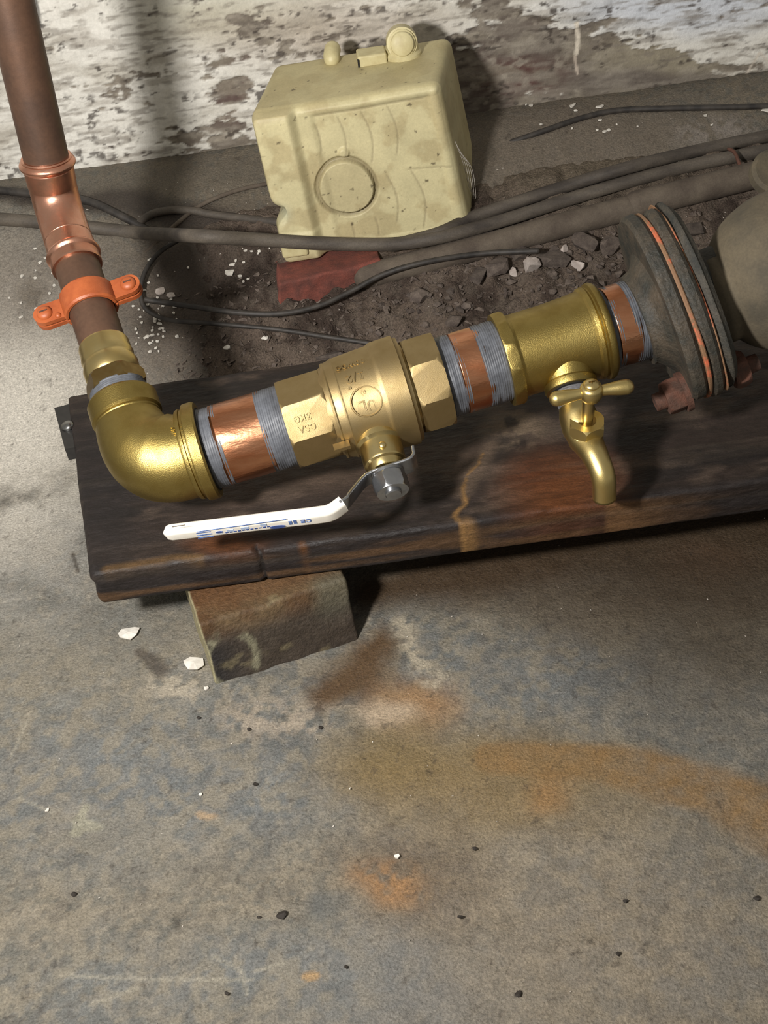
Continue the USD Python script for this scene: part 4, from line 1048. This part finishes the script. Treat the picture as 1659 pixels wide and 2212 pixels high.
put_flake(347, 632, .0160, 8, 'greyish white plaster crumb inside the wire loop', None, .8, 'rubble_pale')
put_flake(370, 640, .0120, 18, 'second greyish plaster crumb inside the wire loop', None, 1.8, 'rubble_pale')
put_flake(1180, 1842 - 0, .003, 9, 'tiny white flake on the bare floor far from the board', None, .1) if False else None
put_flake(858, 1852, .0042, 10, 'white speck of paint above the orange floor patch', None, .1)
put_flake(434, 1719, .0036, 11, 'white speck of paint on the grey floor at lower left', None, .1)
put_flake(103, 1753, .0042, 12, 'white speck by the thin scratch at the left floor edge', None, .7)
put_flake(1236, 232, .0120, 13, 'white plaster crumb below the drip on the wall', None, .7)
put_flake(1296, 234, .0100, 15, 'white plaster crumb at the start of the black cable', None, .2)
put_flake(1655, 241, .012, 16, 'pinkish white flake under the black cable at the edge', None, .2)
k = 0
for cx, cy, sx, sy, n_, lb, gp_ in ((335, 700, 34, 50, 46, 'small white paint flake scattered by the orange hanger and elbow', 'paint flakes beside the riser'),
                                    (70, 600, 55, 40, 14, 'small white paint flake on the floor left of the copper elbow', 'paint flakes left of the riser'),
                                    (620, 560, 150, 40, 20, 'small white paint flake on dirt under the hose', 'paint flakes under the hose'),
                                    (1280, 260, 200, 30, 16, 'small white paint flake on the dusty bank under the wall', 'paint flakes below the wall')):
    for _ in range(n_):
        k += 1
        px, py = cx + r_.normal() * sx * .7, cy + r_.normal() * sy * .7
        put_flake(px, py, r_.uniform(.0024, .0062), 500 + k, lb, gp_, r_.uniform(0, 3))
for i, (px, py, s_) in enumerate(((1025, 1834, .0044), (1352, 1948, .0046), (995, 1981, .0046), (1335, 2062, .0046), (1634, 1941, .0056), (160, 1933, .0050), (610, 1976, .0090), (538, 1576, .0042), (552, 1695, .0046), (430, 1551, .0046), (746, 2090, .0038), (490, 2147, .0042), (1120, 2148, .0060), (560, 1982, .0034), (693, 1573, .0046))):
    g = at_z(px, py, 0.0005); h = rock((s_, s_ * .8, s_ * .6), 900 + i, .8)
    tag(obj('dark_crumb', (np.asarray(h.vertices) + g + [0, 0, .0008], np.asarray(h.faces)), 'grit_dark', smooth=False), 'tiny dark crumb of dirt lying on the open concrete floor', 'crumb', 'dark crumbs on the floor')
def grit(name, n, place, m, lo_, hi_, seed, label):
    r = np.random.default_rng(seed); V_, F_ = [], []
    for i in range(n):
        g = place(r); s = r.uniform(lo_, hi_)
        p = r.normal(size=(4, 3)); p /= np.linalg.norm(p, axis=1, keepdims=True); p = p * s * [1, 1, .6] + g
        V_.append(p); F_.append(np.array([[0, 1, 2], [0, 2, 3], [0, 3, 1], [1, 3, 2]]) + 4 * i)
    tag(obj(name, (np.vstack(V_), np.vstack(F_)), m, smooth=False), label, 'grit', None, 'stuff')
def pl1(r):
    x = r.uniform(-.38, .5); y = r.uniform(.86, 1.19); return np.array([x, y, soil(x, y)])
def pl2(r):
    x = r.uniform(-.32, .4); y = .32 + .6 * r.uniform() ** .6; return np.array([x, y, .0005])
grit('plaster_grit', 700, pl1, 'grit_white', .0006, .0016, 61, 'fine white plaster grit strewn over the dirt by the wall')
grit('floor_grit', 260, pl2, 'grit_white', .0004, .0011, 63, 'fine pale grit strewn over the open concrete floor')
grit('dirt_clods', 2600, lambda r: pl1(r) if False else (lambda x, y: np.array([x, y, soil(x, y)]))(r.uniform(-.18, .36), r.uniform(.885, 1.06)), 'rubble',   .0016, .0058, 65, 'loose brown dirt clods between the board and the hose')
